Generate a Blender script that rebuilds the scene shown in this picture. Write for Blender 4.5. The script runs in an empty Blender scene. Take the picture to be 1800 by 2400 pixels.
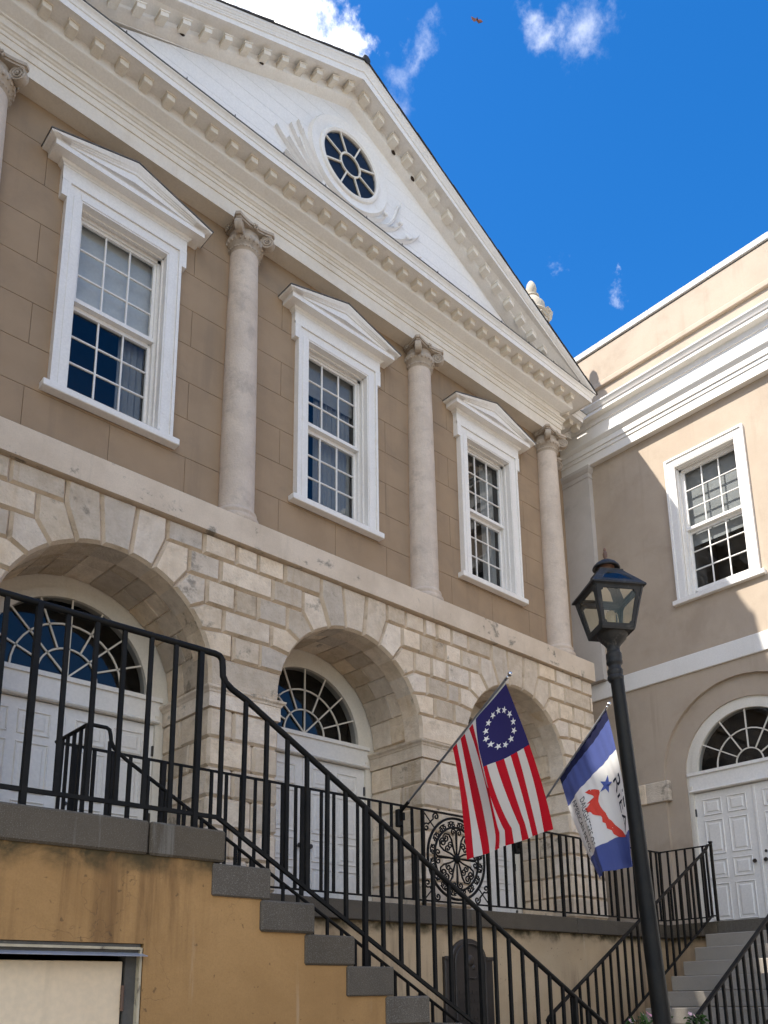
import bpy, math, random
from mathutils import Vector, Matrix
random.seed(7)
sc = bpy.context.scene
col = sc.collection
PI = math.pi

# ------------------------------------------------------------------ camera
cam_d = bpy.data.cameras.new('camera'); cam = bpy.data.objects.new('camera', cam_d); col.objects.link(cam)
FPX, CX, CY, YAW, PITCH, ROLL = 2024.084, 945.738, 1842.726, math.radians(43.1382), math.radians(13.7387), math.radians(-1.00954)
fw = Vector((math.sin(YAW)*math.cos(PITCH), math.cos(YAW)*math.cos(PITCH), math.sin(PITCH)))
rt = Vector((math.cos(YAW), -math.sin(YAW), 0)); up = rt.cross(fw)
r2 = math.cos(ROLL)*rt + math.sin(ROLL)*up; u2 = -math.sin(ROLL)*rt + math.cos(ROLL)*up
cam.matrix_world = Matrix(((r2.x, u2.x, -fw.x, 0), (r2.y, u2.y, -fw.y, 0), (r2.z, u2.z, -fw.z, 0), (0, 0, 0, 1)))
cam_d.sensor_fit = 'VERTICAL'; cam_d.sensor_height = 24.0; cam_d.sensor_width = 18.0
cam_d.lens = FPX/2400*24.0
cam_d.shift_x = (900-CX)/2400; cam_d.shift_y = (CY-1200)/2400
cam_d.clip_start = 0.05; cam_d.clip_end = 3000
sc.camera = cam

# ------------------------------------------------------------------ world / sky / sun
SUN = Vector((-1, 0.339, 1.27)).normalized()          # direction towards the sun
w = bpy.data.worlds.new('World'); sc.world = w; w.use_nodes = True
nt = w.node_tree; N = nt.nodes; Lk = nt.links
for n in list(N): N.remove(n)
out = N.new('ShaderNodeOutputWorld'); bg = N.new('ShaderNodeBackground'); bg.inputs[1].default_value = 0.125
sky = N.new('ShaderNodeTexSky'); sky.sky_type = 'NISHITA'; sky.sun_disc = False
sky.sun_elevation = math.asin(SUN.z); sky.sun_rotation = math.atan2(SUN.x, SUN.y)
sky.air_density = 1.0; sky.dust_density = 0.5; sky.ozone_density = 3.0; sky.altitude = 0
hs = N.new('ShaderNodeHueSaturation'); hs.inputs['Hue'].default_value = 0.505; hs.inputs['Saturation'].default_value = 1.38; hs.inputs['Value'].default_value = 0.73
Lk.new(sky.outputs[0], hs.inputs['Color'])
tc = N.new('ShaderNodeTexCoord')
def wm(op, a, b=None, c=None):
    n = N.new('ShaderNodeMath'); n.operation = op
    for i, v in enumerate((a, b, c)):
        if v is None: continue
        if hasattr(v, 'is_linked'): Lk.new(v, n.inputs[i])
        else: n.inputs[i].default_value = v
    return n.outputs[0]
nz = N.new('ShaderNodeTexNoise'); nz.inputs['Scale'].default_value = 7.0; nz.inputs['Detail'].default_value = 9; nz.inputs['Roughness'].default_value = 0.62; nz.inputs['Distortion'].default_value = 0.4
nz2 = N.new('ShaderNodeTexNoise'); nz2.inputs['Scale'].default_value = 26.0; nz2.inputs['Detail'].default_value = 6; nz2.inputs['Roughness'].default_value = 0.6
Lk.new(tc.outputs['Generated'], nz.inputs['Vector']); Lk.new(tc.outputs['Generated'], nz2.inputs['Vector'])
wn = N.new('ShaderNodeTexNoise'); wn.inputs['Scale'].default_value = 16.0; wn.inputs['Detail'].default_value = 7; wn.inputs['Roughness'].default_value = .65; Lk.new(tc.outputs['Generated'], wn.inputs['Vector'])
ws_ = N.new('ShaderNodeVectorMath'); ws_.operation = 'SUBTRACT'; Lk.new(wn.outputs['Color'], ws_.inputs[0]); ws_.inputs[1].default_value = (.5, .5, .5)
wsc = N.new('ShaderNodeVectorMath'); wsc.operation = 'SCALE'; Lk.new(ws_.outputs[0], wsc.inputs[0]); wsc.inputs['Scale'].default_value = .11
warp = N.new('ShaderNodeVectorMath'); warp.operation = 'ADD'; Lk.new(tc.outputs['Generated'], warp.inputs[0]); Lk.new(wsc.outputs[0], warp.inputs[1])
def puff(d, r, edge, amp):
    vd = N.new('ShaderNodeVectorMath'); vd.operation = 'DISTANCE'
    Lk.new(warp.outputs[0], vd.inputs[0]); vd.inputs[1].default_value = Vector(d).normalized()
    dist = wm('DIVIDE', vd.outputs['Value'], r)
    t = wm('SUBTRACT', 1.0, dist)
    t = wm('ADD', t, wm('MULTIPLY', wm('SUBTRACT', nz.outputs['Fac'], 0.5), 2.2))
    t = wm('ADD', t, wm('MULTIPLY', wm('SUBTRACT', nz2.outputs['Fac'], 0.5), 1.0))
    mr = N.new('ShaderNodeMapRange'); mr.interpolation_type = 'SMOOTHSTEP'; mr.inputs['From Min'].default_value = 0.0; mr.inputs['From Max'].default_value = edge; mr.inputs['To Max'].default_value = amp
    Lk.new(t, mr.inputs['Value']); return mr.outputs['Result']
puffs = [((0.262, 0.522, 0.812), 0.135, 0.45, 1.0), ((0.312, 0.484, 0.817), 0.075, 0.6, 1.0), ((0.335, 0.470, 0.816), 0.05, 0.9, 1.0), ((0.490, 0.325, 0.809), 0.024, 2.0, 0.46), ((0.512, 0.300, 0.805), 0.026, 2.0, 0.40), ((0.475, 0.330, 0.816), 0.018, 2.0, 0.34),
         ((0.430, 0.405, 0.807), 0.018, 1.8, 0.22), ((0.424, 0.420, 0.802), 0.018, 1.8, 0.18), ((0.403, 0.418, 0.814), 0.012, 1.8, 0.16),
         ((0.432, 0.437, 0.789), 0.016, 1.8, 0.14), ((0.655, 0.365, 0.662), 0.012, 2.2, 0.34), ((0.640, 0.364, 0.678), 0.006, 2.2, 0.25),
         ((0.590, 0.412, 0.694), 0.009, 2.2, 0.2),
         # unseen clouds outside the frame, added and enlarged for neutral fill light
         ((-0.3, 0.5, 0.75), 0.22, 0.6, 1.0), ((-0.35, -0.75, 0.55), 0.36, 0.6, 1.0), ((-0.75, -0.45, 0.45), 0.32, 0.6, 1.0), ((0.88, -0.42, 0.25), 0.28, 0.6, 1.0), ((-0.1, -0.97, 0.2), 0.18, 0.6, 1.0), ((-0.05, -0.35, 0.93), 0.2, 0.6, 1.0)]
acc = None
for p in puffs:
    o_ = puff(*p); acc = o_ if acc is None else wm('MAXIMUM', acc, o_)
mx = N.new('ShaderNodeMix'); mx.data_type = 'RGBA'
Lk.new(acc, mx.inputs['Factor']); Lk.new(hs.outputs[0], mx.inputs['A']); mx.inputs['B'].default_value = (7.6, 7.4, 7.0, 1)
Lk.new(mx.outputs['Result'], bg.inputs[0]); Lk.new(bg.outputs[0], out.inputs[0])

sd = bpy.data.lights.new('sun', 'SUN'); sd.energy = 2.9; sd.angle = math.radians(0.53); sd.color = (1.0, 0.965, 0.90)
so = bpy.data.objects.new('sun', sd); col.objects.link(so); so.rotation_euler = SUN.to_track_quat('Z', 'Y').to_euler(); so.location = (-20, 5, 25)
sc.view_settings.view_transform = 'Standard'; sc.view_settings.look = 'None'; sc.view_settings.gamma = 1.0
sc.view_settings.exposure = 1.62; sc.view_settings.use_curve_mapping = False
try: sc.cycles.max_bounces = 6; sc.cycles.diffuse_bounces = 4; sc.cycles.glossy_bounces = 3; sc.cycles.transparent_max_bounces = 12; sc.cycles.use_adaptive_sampling = True; sc.cycles.adaptive_threshold = .025
except Exception: pass

# ------------------------------------------------------------------ materials
MATS = {}
def base_mat(name):
    m = bpy.data.materials.new(name); m.use_nodes = True
    t = m.node_tree; b = t.nodes['Principled BSDF']; MATS[name] = m
    return m, t, b
def noise(t, scale, detail=4, rough=0.55, vec=None, dist=0.0):
    n = t.nodes.new('ShaderNodeTexNoise'); n.inputs['Scale'].default_value = scale; n.inputs['Detail'].default_value = detail
    n.inputs['Roughness'].default_value = rough; n.inputs['Distortion'].default_value = dist
    if vec is not None: t.links.new(vec, n.inputs['Vector'])
    return n.outputs['Fac']
def pos(t, scale=(1, 1, 1), off=(0, 0, 0)):
    g = t.nodes.new('ShaderNodeNewGeometry'); mp = t.nodes.new('ShaderNodeMapping'); mp.inputs['Scale'].default_value = scale; mp.inputs['Location'].default_value = off
    t.links.new(g.outputs['Position'], mp.inputs['Vector']); return mp.outputs['Vector']
def ramp(t, fac, a, b, lo=0.0, hi=1.0):
    m = t.nodes.new('ShaderNodeMapRange'); m.interpolation_type = 'SMOOTHSTEP'
    m.inputs['From Min'].default_value = a; m.inputs['From Max'].default_value = b; m.inputs['To Min'].default_value = lo; m.inputs['To Max'].default_value = hi
    t.links.new(fac, m.inputs['Value']); return m.outputs['Result']
def mix(t, fac, a, b, mode='MIX'):
    m = t.nodes.new('ShaderNodeMix'); m.data_type = 'RGBA'; m.blend_type = mode
    if hasattr(fac, 'is_linked'): t.links.new(fac, m.inputs['Factor'])
    else: m.inputs['Factor'].default_value = fac
    for v, s in ((a, 'A'), (b, 'B')):
        if hasattr(v, 'is_linked'): t.links.new(v, m.inputs[s])
        else: m.inputs[s].default_value = (v[0], v[1], v[2], 1)
    return m.outputs['Result']
def math_(t, op, a, b):
    m = t.nodes.new('ShaderNodeMath'); m.operation = op; m.use_clamp = False
    for i, v in enumerate((a, b)):
        if hasattr(v, 'is_linked'): t.links.new(v, m.inputs[i])
        else: m.inputs[i].default_value = v
    return m.outputs[0]
def bump(t, b, h, strength, dist=0.01):
    n = t.nodes.new('ShaderNodeBump'); n.inputs['Strength'].default_value = strength; n.inputs['Distance'].default_value = dist
    t.links.new(h, n.inputs['Height']); t.links.new(n.outputs[0], b.inputs['Normal'])
def orand(t):
    n = t.nodes.new('ShaderNodeObjectInfo'); return n.outputs['Random']

def surf(name, c, c2=None, rough=0.75, s=3.0, fine=60, bstr=0.15, bdist=0.004, grime=None, gs=1.3, gth=(0.56, 0.72), gamt=0.6, streak=None, sth=(0.55, 0.75), samt=0.5, rnd=0.0, gdist=0.5, mold=None, speck=None, spec=0.3, streak_scale=(5, 5, .35)):
    m, t, b = base_mat(name)
    c2 = c2 or tuple(v*0.82 for v in c)
    P = pos(t)
    n1 = noise(t, s, 6, 0.6, P, 0.0)
    colr = mix(t, ramp(t, n1, 0.3, 0.72), c, c2)
    nf = noise(t, fine, 3, 0.6, P)
    colr = mix(t, ramp(t, nf, 0.3, 0.7, 0.0, 0.22), colr, tuple(v*0.62 for v in c))
    if streak:
        ns = noise(t, 1.0, 5, 0.6, pos(t, streak_scale), 0.5)
        nb = noise(t, 0.9, 3, 0.5, P)
        colr = mix(t, math_(t, 'MULTIPLY', ramp(t, ns, sth[0], sth[1], 0, samt), ramp(t, nb, .35, .6)), colr, streak)
    if grime:
        ng = noise(t, gs, 8, 0.68, P, gdist)
        colr = mix(t, ramp(t, ng, gth[0], gth[1], 0, gamt), colr, grime)
    if mold:
        nm_ = noise(t, mold[0], 9, .7, P, 0); nm2 = noise(t, mold[0]*7, 5, .65, P)
        mk = math_(t, 'ADD', nm_, math_(t, 'MULTIPLY', math_(t, 'SUBTRACT', nm2, .5), .35))
        colr = mix(t, ramp(t, mk, mold[2], mold[3], 0, mold[4]), colr, mold[1])
    if speck:
        nsq = noise(t, speck[0], 2, 0.5, P)
        colr = mix(t, ramp(t, nsq, .55, .68, 0, speck[2]), colr, speck[1])
    if rnd:
        r = orand(t)
        hsv = t.nodes.new('ShaderNodeHueSaturation'); t.links.new(colr, hsv.inputs['Color'])
        t.links.new(ramp(t, r, 0, 1, 1-rnd, 1+rnd*0.6), hsv.inputs['Value'])
        t.links.new(math_(t, 'ADD', math_(t, 'MULTIPLY', math_(t, 'FRACT', math_(t, 'MULTIPLY', r, 17.3), 0.0), 0.3), 0.85), hsv.inputs['Saturation'])
        colr = hsv.outputs[0]
    t.links.new(colr, b.inputs['Base Color']); b.inputs['Roughness'].default_value = rough
    b.inputs['Specular IOR Level'].default_value = spec
    hb = math_(t, 'ADD', nf, math_(t, 'MULTIPLY', n1, 1.5))
    bump(t, b, hb, bstr, bdist)
    return m

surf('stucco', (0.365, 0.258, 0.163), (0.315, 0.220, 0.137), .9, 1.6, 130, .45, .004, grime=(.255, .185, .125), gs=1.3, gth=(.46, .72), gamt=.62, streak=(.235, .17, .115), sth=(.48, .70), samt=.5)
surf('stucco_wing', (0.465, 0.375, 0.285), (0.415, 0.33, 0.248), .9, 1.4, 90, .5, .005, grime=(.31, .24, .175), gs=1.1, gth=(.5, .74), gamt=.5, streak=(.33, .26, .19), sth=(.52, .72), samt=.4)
surf('groove', (0.275, 0.192, 0.12), None, .95, 3, 90, .1)
surf('limestone', (0.76, 0.635, 0.49), (0.62, 0.50, 0.37), .9, 6.5, 38, .9, .012, grime=(.36, .285, .20), gs=4.2, gth=(.55, .72), gamt=.5, gdist=0, mold=(1.5, (.18, .155, .12), .59, .70, .7), rnd=.22, streak=(.50, .345, .195), sth=(.54, .7), samt=.45)
surf('limestone_joint', (0.66, 0.535, 0.395), (0.55, 0.43, 0.30), .95, 5, 60, .7, .008, grime=(.26, .19, .12), gs=5, gth=(.54, .7), gamt=.5)
surf('belt_stone', mold=(1.7, (.13, .115, .095), .60, .68, .8), c=(0.70, 0.575, 0.44), c2=(0.58, 0.465, 0.345), rough=.88, s=2.0, fine=70, bstr=.5, bdist=.006, grime=(.16, .145, .12), gs=1.9, gth=(.585, .67), gamt=.8, streak=(.36, .3, .23), samt=.4, streak_scale=(6, 6, .5))
surf('column_stone', (0.64, 0.535, 0.435), (0.54, 0.445, 0.36), .88, 4.0, 45, .8, .010, grime=(.34, .285, .24), gs=2.8, gth=(.52, .68), gamt=.5, gdist=.2, streak=(.74, .63, .52), samt=.6)
surf('capital_stone', (0.50, 0.42, 0.335), (0.40, 0.325, 0.25), .85, 6, 80, .5, .005, grime=(.2, .17, .14), gs=7, gth=(.52, .7), gamt=.6)
surf('white_paint', (0.83, 0.795, 0.745), (0.79, 0.75, 0.695), .5, 3, 40, .2, .003, streak=(.62, .56, .48), samt=.4, grime=(.55, .48, .39), gs=5.0, gth=(.60, .74), gamt=.4, spec=.35)
surf('cream_paint', (0.74, 0.67, 0.57), (0.68, 0.60, 0.49), .6, 2.2, 50, .2, .003, grime=(.50, .41, .31), gs=2.4, gth=(.54, .76), gamt=.5, streak=(.55, .45, .33), samt=.4)
surf('modillion_paint', (0.80, 0.745, 0.65), (0.74, 0.66, 0.54), .6, 7, 60, .2, .003, grime=(.52, .42, .30), gs=6, gth=(.58, .72), gamt=.5)
surf('tympanum_paint', (0.83, 0.80, 0.765), (0.80, 0.77, 0.735), .6, 1.5, 40, .1, .002)
surf('wing_trim', (0.78, 0.745, 0.69), (0.73, 0.69, 0.63), .6, 1.8, 60, .15, .002, streak=(.58, .52, .45), samt=.35)
surf('coping', (0.66, 0.64, 0.60), (0.58, 0.56, 0.52), .8, 3, 60, .3, .003, grime=(.35, .33, .3), gs=2, gamt=.5)
surf('pilaster_grey', (0.52, 0.475, 0.43), (0.46, 0.415, 0.37), .85, 2, 60, .2, .003, grime=(.33, .3, .27), gs=1.6, gamt=.4)
surf('door_paint', (0.80, 0.755, 0.69), (0.76, 0.715, 0.65), .4, 2, 30, .06, .002, spec=.45)
surf('casing_paint', (0.74, 0.68, 0.58), (0.69, 0.63, 0.53), .5, 2, 40, .1, .002, streak=(.56, .48, .36), samt=.35)
surf('granite', rnd=.16, c=(0.122, 0.097, 0.067), c2=(0.088, 0.070, 0.048), rough=.75, s=2.4, fine=140, bstr=.5, bdist=.004, speck=(230, (.30, .265, .22), .5), grime=(.06, .051, .04), gs=1.6, gth=(.52, .75), gamt=.6, streak=(.30, .28, .24), sth=(.6, .72), samt=.45, streak_scale=(9, 9, .6))
surf('black_iron', (0.008, 0.0078, 0.0075), (0.016, 0.0145, 0.012), .55, 8, 120, .3, .003, spec=.15, grime=(.035, .03, .025), gs=9, gth=(.6, .75), gamt=.5)
surf('lamp_iron', (0.02, 0.0195, 0.0185), (0.04, 0.035, 0.029), .55, 9, 120, .5, .004, spec=.3, grime=(.12, .105, .085), gs=11, gth=(.54, .7), gamt=.7)
surf('pole_iron', (0.010, 0.0095, 0.0085), (0.022, 0.019, 0.014), .5, 5, 90, .3, .003, spec=.2, streak=(.07, .062, .05), samt=.6)
surf('lamp_copper', (0.20, 0.10, 0.06), (0.13, 0.08, 0.055), .5, 12, 80, .2, .002)
surf('slate', (0.035, 0.033, 0.034), (0.06, 0.055, 0.052), .8, 5, 60, .4, .004)
surf('flashing', (0.075, 0.072, 0.068), (0.16, 0.15, 0.14), .6, 9, 60, .3, .003)
surf('granite_light', (0.33, 0.285, 0.23), (0.27, 0.232, 0.185), .8, 1.5, 140, .4, .003, speck=(230, (.5, .46, .4), .4), grime=(.17, .15, .125), gs=1.6, gth=(.52, .75), gamt=.5)
surf('bronze', (0.032, 0.025, 0.019), (0.05, 0.038, 0.027), .5, 6, 90, .4, .003, spec=.5)
surf('urn_stone', (0.55, 0.48, 0.38), (0.46, 0.40, 0.31), .85, 6, 60, .4, .004, grime=(.22, .18, .13), gs=7, gth=(.52, .72), gamt=.5)
surf('metal_door', (0.84, 0.66, 0.44), (0.79, 0.60, 0.39), .55, 1.2, 30, .06, .002, streak=(.45, .33, .2), samt=.25)
surf('zinc', (0.34, 0.35, 0.38), (0.24, 0.25, 0.27), .35, 7, 60, .15, .002, spec=.6)
surf('door_frame_paint', (0.085, 0.078, 0.068), (0.13, 0.115, 0.095), .7, 7, 70, .4, .004, grime=(.55, .47, .33), gs=5, gth=(.63, .7), gamt=.8)
surf('old_cream', (0.56, 0.47, 0.32), (0.42, 0.34, 0.22), .7, 8, 60, .3, .003, grime=(.1, .08, .06), gs=8, gth=(.55, .66), gamt=.8)
surf('curtain', (0.30, 0.285, 0.265), (0.25, 0.24, 0.225), .9, 2, 30, .1)
surf('blind', (0.64, 0.61, 0.57), (0.58, 0.555, 0.52), .9, 1, 30, .05)
surf('room', (0.045, 0.042, 0.04), None, .95, 1, 10, .0)
surf('mortar_paving', (0.34, 0.29, 0.23), (0.28, 0.24, 0.19), .9, 1, 30, .3)
surf('brick_far', (0.20, 0.105, 0.075), (0.15, 0.08, 0.06), .9, 1.2, 30, .2)
surf('stucco_far', (0.60, 0.50, 0.38), (0.54, 0.44, 0.33), .9, 1, 40, .2)
surf('chrome', (0.75, 0.74, 0.72), None, .18, 4, 20, .02); MATS['chrome'].node_tree.nodes['Principled BSDF'].inputs['Metallic'].default_value = 1
surf('steel_pole', (0.33, 0.33, 0.34), (0.28, 0.28, 0.28), .35, 4, 30, .05); MATS['steel_pole'].node_tree.nodes['Principled BSDF'].inputs['Metallic'].default_value = .7
surf('leaf_green', (0.055, 0.115, 0.03), (0.035, 0.075, 0.02), .55, 14, 60, .1, rnd=.25)
surf('bark', (0.12, 0.09, 0.06), None, .9, 6, 50, .4)
surf('petal', (0.72, 0.20, 0.30), (0.80, 0.42, 0.45), .6, 20, 60, .05)
surf('petal_pale', (0.80, 0.55, 0.52), (0.75, 0.42, 0.42), .6, 20, 60, .05)
surf('butterfly_orange', (0.16, 0.035, 0.012), (0.03, 0.015, 0.012), .7, 40, 90, .05)
surf('knob', (0.03, 0.025, 0.02), None, .3, 9, 40, .05, spec=.6)
surf('hole_dark', (0.035, 0.022, 0.015), None, .95, 9, 40, .2)

# ochre staircase wall: lime-wash with rain streaks, rust and mould under the slab
def ochre(name, c, c2, dark):
    m, t, b = base_mat(name); P = pos(t)
    n1 = noise(t, 1.1, 7, .62, P, .6); colr = mix(t, ramp(t, n1, .3, .7), c, c2)
    nf = noise(t, 120, 3, .6, P); colr = mix(t, ramp(t, nf, .35, .75, 0, .3), colr, tuple(v*.6 for v in c))
    ns = noise(t, 1.0, 6, .65, pos(t, (6.5, 6.5, .45)), .35); colr = mix(t, math_(t, 'MULTIPLY', ramp(t, ns, .44, .66, 0, .9), ramp(t, noise(t, .9, 3, .5, P), .38, .62)), colr, dark)
    ns2 = noise(t, 1.0, 5, .6, pos(t, (7.0, 7.0, .5), (3, 1, 7)), .4); colr = mix(t, ramp(t, ns2, .60, .72, 0, .5), colr, (.60, .47, .32))
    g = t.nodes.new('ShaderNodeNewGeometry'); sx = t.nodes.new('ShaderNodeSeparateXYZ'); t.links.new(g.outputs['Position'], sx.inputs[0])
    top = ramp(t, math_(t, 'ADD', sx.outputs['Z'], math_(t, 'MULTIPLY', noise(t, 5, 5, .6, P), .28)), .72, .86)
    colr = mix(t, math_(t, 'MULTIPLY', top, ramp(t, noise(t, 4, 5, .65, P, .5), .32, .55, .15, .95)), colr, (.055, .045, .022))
    sp = noise(t, 26, 2, .5, P); colr = mix(t, ramp(t, sp, .70, .76, 0, .55), colr, (.08, .05, .03))
    vo = t.nodes.new('ShaderNodeTexVoronoi'); vo.feature = 'DISTANCE_TO_EDGE'; vo.inputs['Scale'].default_value = 1.15
    dn = t.nodes.new('ShaderNodeTexNoise'); dn.inputs['Scale'].default_value = 3.0; dn.inputs['Detail'].default_value = 5; t.links.new(P, dn.inputs['Vector'])
    va = t.nodes.new('ShaderNodeVectorMath'); va.operation = 'ADD'; t.links.new(P, va.inputs[0]); t.links.new(dn.outputs['Color'], va.inputs[1]); t.links.new(va.outputs[0], vo.inputs['Vector'])
    crack = math_(t, 'MULTIPLY', ramp(t, vo.outputs['Distance'], .0, .006, 1, 0), ramp(t, noise(t, .8, 2, .5, P), .56, .62))
    colr = mix(t, math_(t, 'MULTIPLY', crack, .28), colr, (.09, .06, .04))
    t.links.new(colr, b.inputs['Base Color']); b.inputs['Roughness'].default_value = .92; b.inputs['Specular IOR Level'].default_value = .25
    bump(t, b, math_(t, 'SUBTRACT', math_(t, 'ADD', nf, n1), crack), .4, .004)
    return m
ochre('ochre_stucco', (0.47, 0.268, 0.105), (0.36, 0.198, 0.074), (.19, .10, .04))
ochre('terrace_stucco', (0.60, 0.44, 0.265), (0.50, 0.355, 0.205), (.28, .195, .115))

def glass(name, tint=(.82, .86, .88), ior=1.5, gain=1.7, rough=0.0):
    m = bpy.data.materials.new(name); m.use_nodes = True; t = m.node_tree; MATS[name] = m
    for n in list(t.nodes): t.nodes.remove(n)
    o = t.nodes.new('ShaderNodeOutputMaterial'); tr = t.nodes.new('ShaderNodeBsdfTransparent'); gl = t.nodes.new('ShaderNodeBsdfGlossy'); fr = t.nodes.new('ShaderNodeLayerWeight'); mxs = t.nodes.new('ShaderNodeMixShader')
    tr.inputs[0].default_value = (*tint, 1); gl.inputs['Roughness'].default_value = rough; fr.inputs['Blend'].default_value = .5
    pw = math_(t, 'POWER', fr.outputs['Facing'], 5.0); mu = t.nodes.new('ShaderNodeMath'); mu.operation = 'MULTIPLY_ADD'; mu.use_clamp = True; mu.inputs[1].default_value = .92; mu.inputs[2].default_value = .075*gain; t.links.new(pw, mu.inputs[0])
    P = pos(t); nn = noise(t, 3.0, 2, .5, P)
    bp = t.nodes.new('ShaderNodeBump'); bp.inputs['Strength'].default_value = .05; bp.inputs['Distance'].default_value = .02; t.links.new(nn, bp.inputs['Height']); t.links.new(bp.outputs[0], gl.inputs['Normal'])
    t.links.new(mu.outputs[0], mxs.inputs[0]); t.links.new(tr.outputs[0], mxs.inputs[1]); t.links.new(gl.outputs[0], mxs.inputs[2]); t.links.new(mxs.outputs[0], o.inputs[0])
    return m
glass('window_glass', gain=.8); glass('fan_glass', (.6, .62, .64), gain=.6); glass('lamp_glass', (.95, .92, .82), gain=.5)

# ------------------------------------------------------------------ mesh helpers
class MB:
    def __init__(s): s.v = []; s.f = []
    def add(s, vs, fs):
        b = len(s.v); s.v += [tuple(x) for x in vs]; s.f += [tuple(i+b for i in f) for f in fs]; return s
    def box(s, x0, x1, y0, y1, z0, z1):
        return s.add([(x0,y0,z0),(x1,y0,z0),(x1,y1,z0),(x0,y1,z0),(x0,y0,z1),(x1,y0,z1),(x1,y1,z1),(x0,y1,z1)],
                     [(0,3,2,1),(4,5,6,7),(0,1,5,4),(1,2,6,5),(2,3,7,6),(3,0,4,7)])
    def cbox(s, x0, x1, y0, y1, z0, z1, c):
        c = min(c, (x1-x0)*.45, (y1-y0)*.45, (z1-z0)*.45)
        vs = []; idx = {}
        X = (x0, x1); Y = (y0, y1); Z = (z0, z1)
        def sg(k): return c if k == 0 else -c
        for i in (0, 1):
            for j in (0, 1):
                for k in (0, 1):
                    idx[(i,j,k,0)] = len(vs); vs.append((X[i], Y[j]+sg(j), Z[k]+sg(k)))
                    idx[(i,j,k,1)] = len(vs); vs.append((X[i]+sg(i), Y[j], Z[k]+sg(k)))
                    idx[(i,j,k,2)] = len(vs); vs.append((X[i]+sg(i), Y[j]+sg(j), Z[k]))
        g = lambda i, j, k, a: idx[(i,j,k,a)]
        fs = [(g(0,0,0,0),g(0,0,1,0),g(0,1,1,0),g(0,1,0,0)), (g(1,0,0,0),g(1,1,0,0),g(1,1,1,0),g(1,0,1,0)),
              (g(0,0,0,1),g(1,0,0,1),g(1,0,1,1),g(0,0,1,1)), (g(0,1,0,1),g(0,1,1,1),g(1,1,1,1),g(1,1,0,1)),
              (g(0,0,0,2),g(0,1,0,2),g(1,1,0,2),g(1,0,0,2)), (g(0,0,1,2),g(1,0,1,2),g(1,1,1,2),g(0,1,1,2))]
        for i in (0, 1):
            for j in (0, 1): fs.append((g(i,j,0,0),g(i,j,1,0),g(i,j,1,1),g(i,j,0,1)))
            for k in (0, 1): fs.append((g(i,0,k,0),g(i,1,k,0),g(i,1,k,2),g(i,0,k,2)))
        for j in (0, 1):
            for k in (0, 1): fs.append((g(0,j,k,1),g(1,j,k,1),g(1,j,k,2),g(0,j,k,2)))
        for i in (0, 1):
            for j in (0, 1):
                for k in (0, 1): fs.append((g(i,j,k,0),g(i,j,k,1),g(i,j,k,2)))
        return s.add(vs, fs)
    def prism(s, poly, y0, y1, fn=None):
        n = len(poly); fn = fn or (lambda a, b, d: (a, d, b))
        vs = [fn(a, b, y0) for a, b in poly] + [fn(a, b, y1) for a, b in poly]
        fs = [tuple(range(n)), tuple(range(2*n-1, n-1, -1))] + [(i, (i+1) % n + 0, (i+1) % n + n, i+n) for i in range(n)]
        return s.add(vs, fs)
    def stone(s, poly, d0, d1, ch, inset, fn=None):
        fn = fn or (lambda a, b, d: (a, d, b)); n = len(poly)
        ip = inset_poly(poly, inset)
        vs = [fn(a, b, d1) for a, b in poly] + [fn(a, b, d0+ch) for a, b in poly] + [fn(a, b, d0) for a, b in ip]
        fs = [tuple(range(n-1, -1, -1)), tuple(range(2*n, 3*n))]
        for r in (0, 1): fs += [(r*n+i, r*n+(i+1) % n, (r+1)*n+(i+1) % n, (r+1)*n+i) for i in range(n)]
        return s.add(vs, fs)
    def lathe(s, prof, c=(0, 0, 0), seg=24, a0=0.0, a1=2*PI, cap=True):
        full = abs(a1-a0-2*PI) < 1e-6; m = seg if full else seg+1; vs = []
        for r, z in prof:
            for i in range(m):
                a = a0+(a1-a0)*i/seg; vs.append((c[0]+r*math.cos(a), c[1]+r*math.sin(a), c[2]+z))
        fs = []
        for j in range(len(prof)-1):
            for i in range(seg):
                k = (i+1) % m if full else i+1
                fs.append((j*m+i, j*m+k, (j+1)*m+k, (j+1)*m+i))
        if cap and full:
            fs.append(tuple(range(m-1, -1, -1))); fs.append(tuple((len(prof)-1)*m+i for i in range(m)))
        return s.add(vs, fs)
    def tube(s, pts, r, n=8, close=False):
        pts = [Vector(p) for p in pts]; m = len(pts); vs = []; rr = r if isinstance(r, (list, tuple)) else [r]*m
        prev = None
        for i, p in enumerate(pts):
            if close: t = pts[(i+1) % m]-pts[i-1]
            else: t = pts[min(i+1, m-1)]-pts[max(i-1, 0)]
            t.normalize()
            if prev is None:
                a = Vector((0, 0, 1)) if abs(t.z) < .9 else Vector((1, 0, 0)); u = t.cross(a).normalized()
            else:
                u = (prev-t*prev.dot(t)); u = u.normalized() if u.length > 1e-6 else t.orthogonal().normalized()
            prev = u; v = t.cross(u)
            off = PI/4 if n == 4 else 0
            for k in range(n):
                a = 2*PI*k/n+off; vs.append(p+u*(rr[i]*math.cos(a))+v*(rr[i]*math.sin(a)))
        fs = []
        for i in range(m if close else m-1):
            j = (i+1) % m
            fs += [(i*n+k, i*n+(k+1) % n, j*n+(k+1) % n, j*n+k) for k in range(n)]
        if not close: fs += [tuple(range(n-1, -1, -1)), tuple((m-1)*n+k for k in range(n))]
        return s.add(vs, fs)
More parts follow.
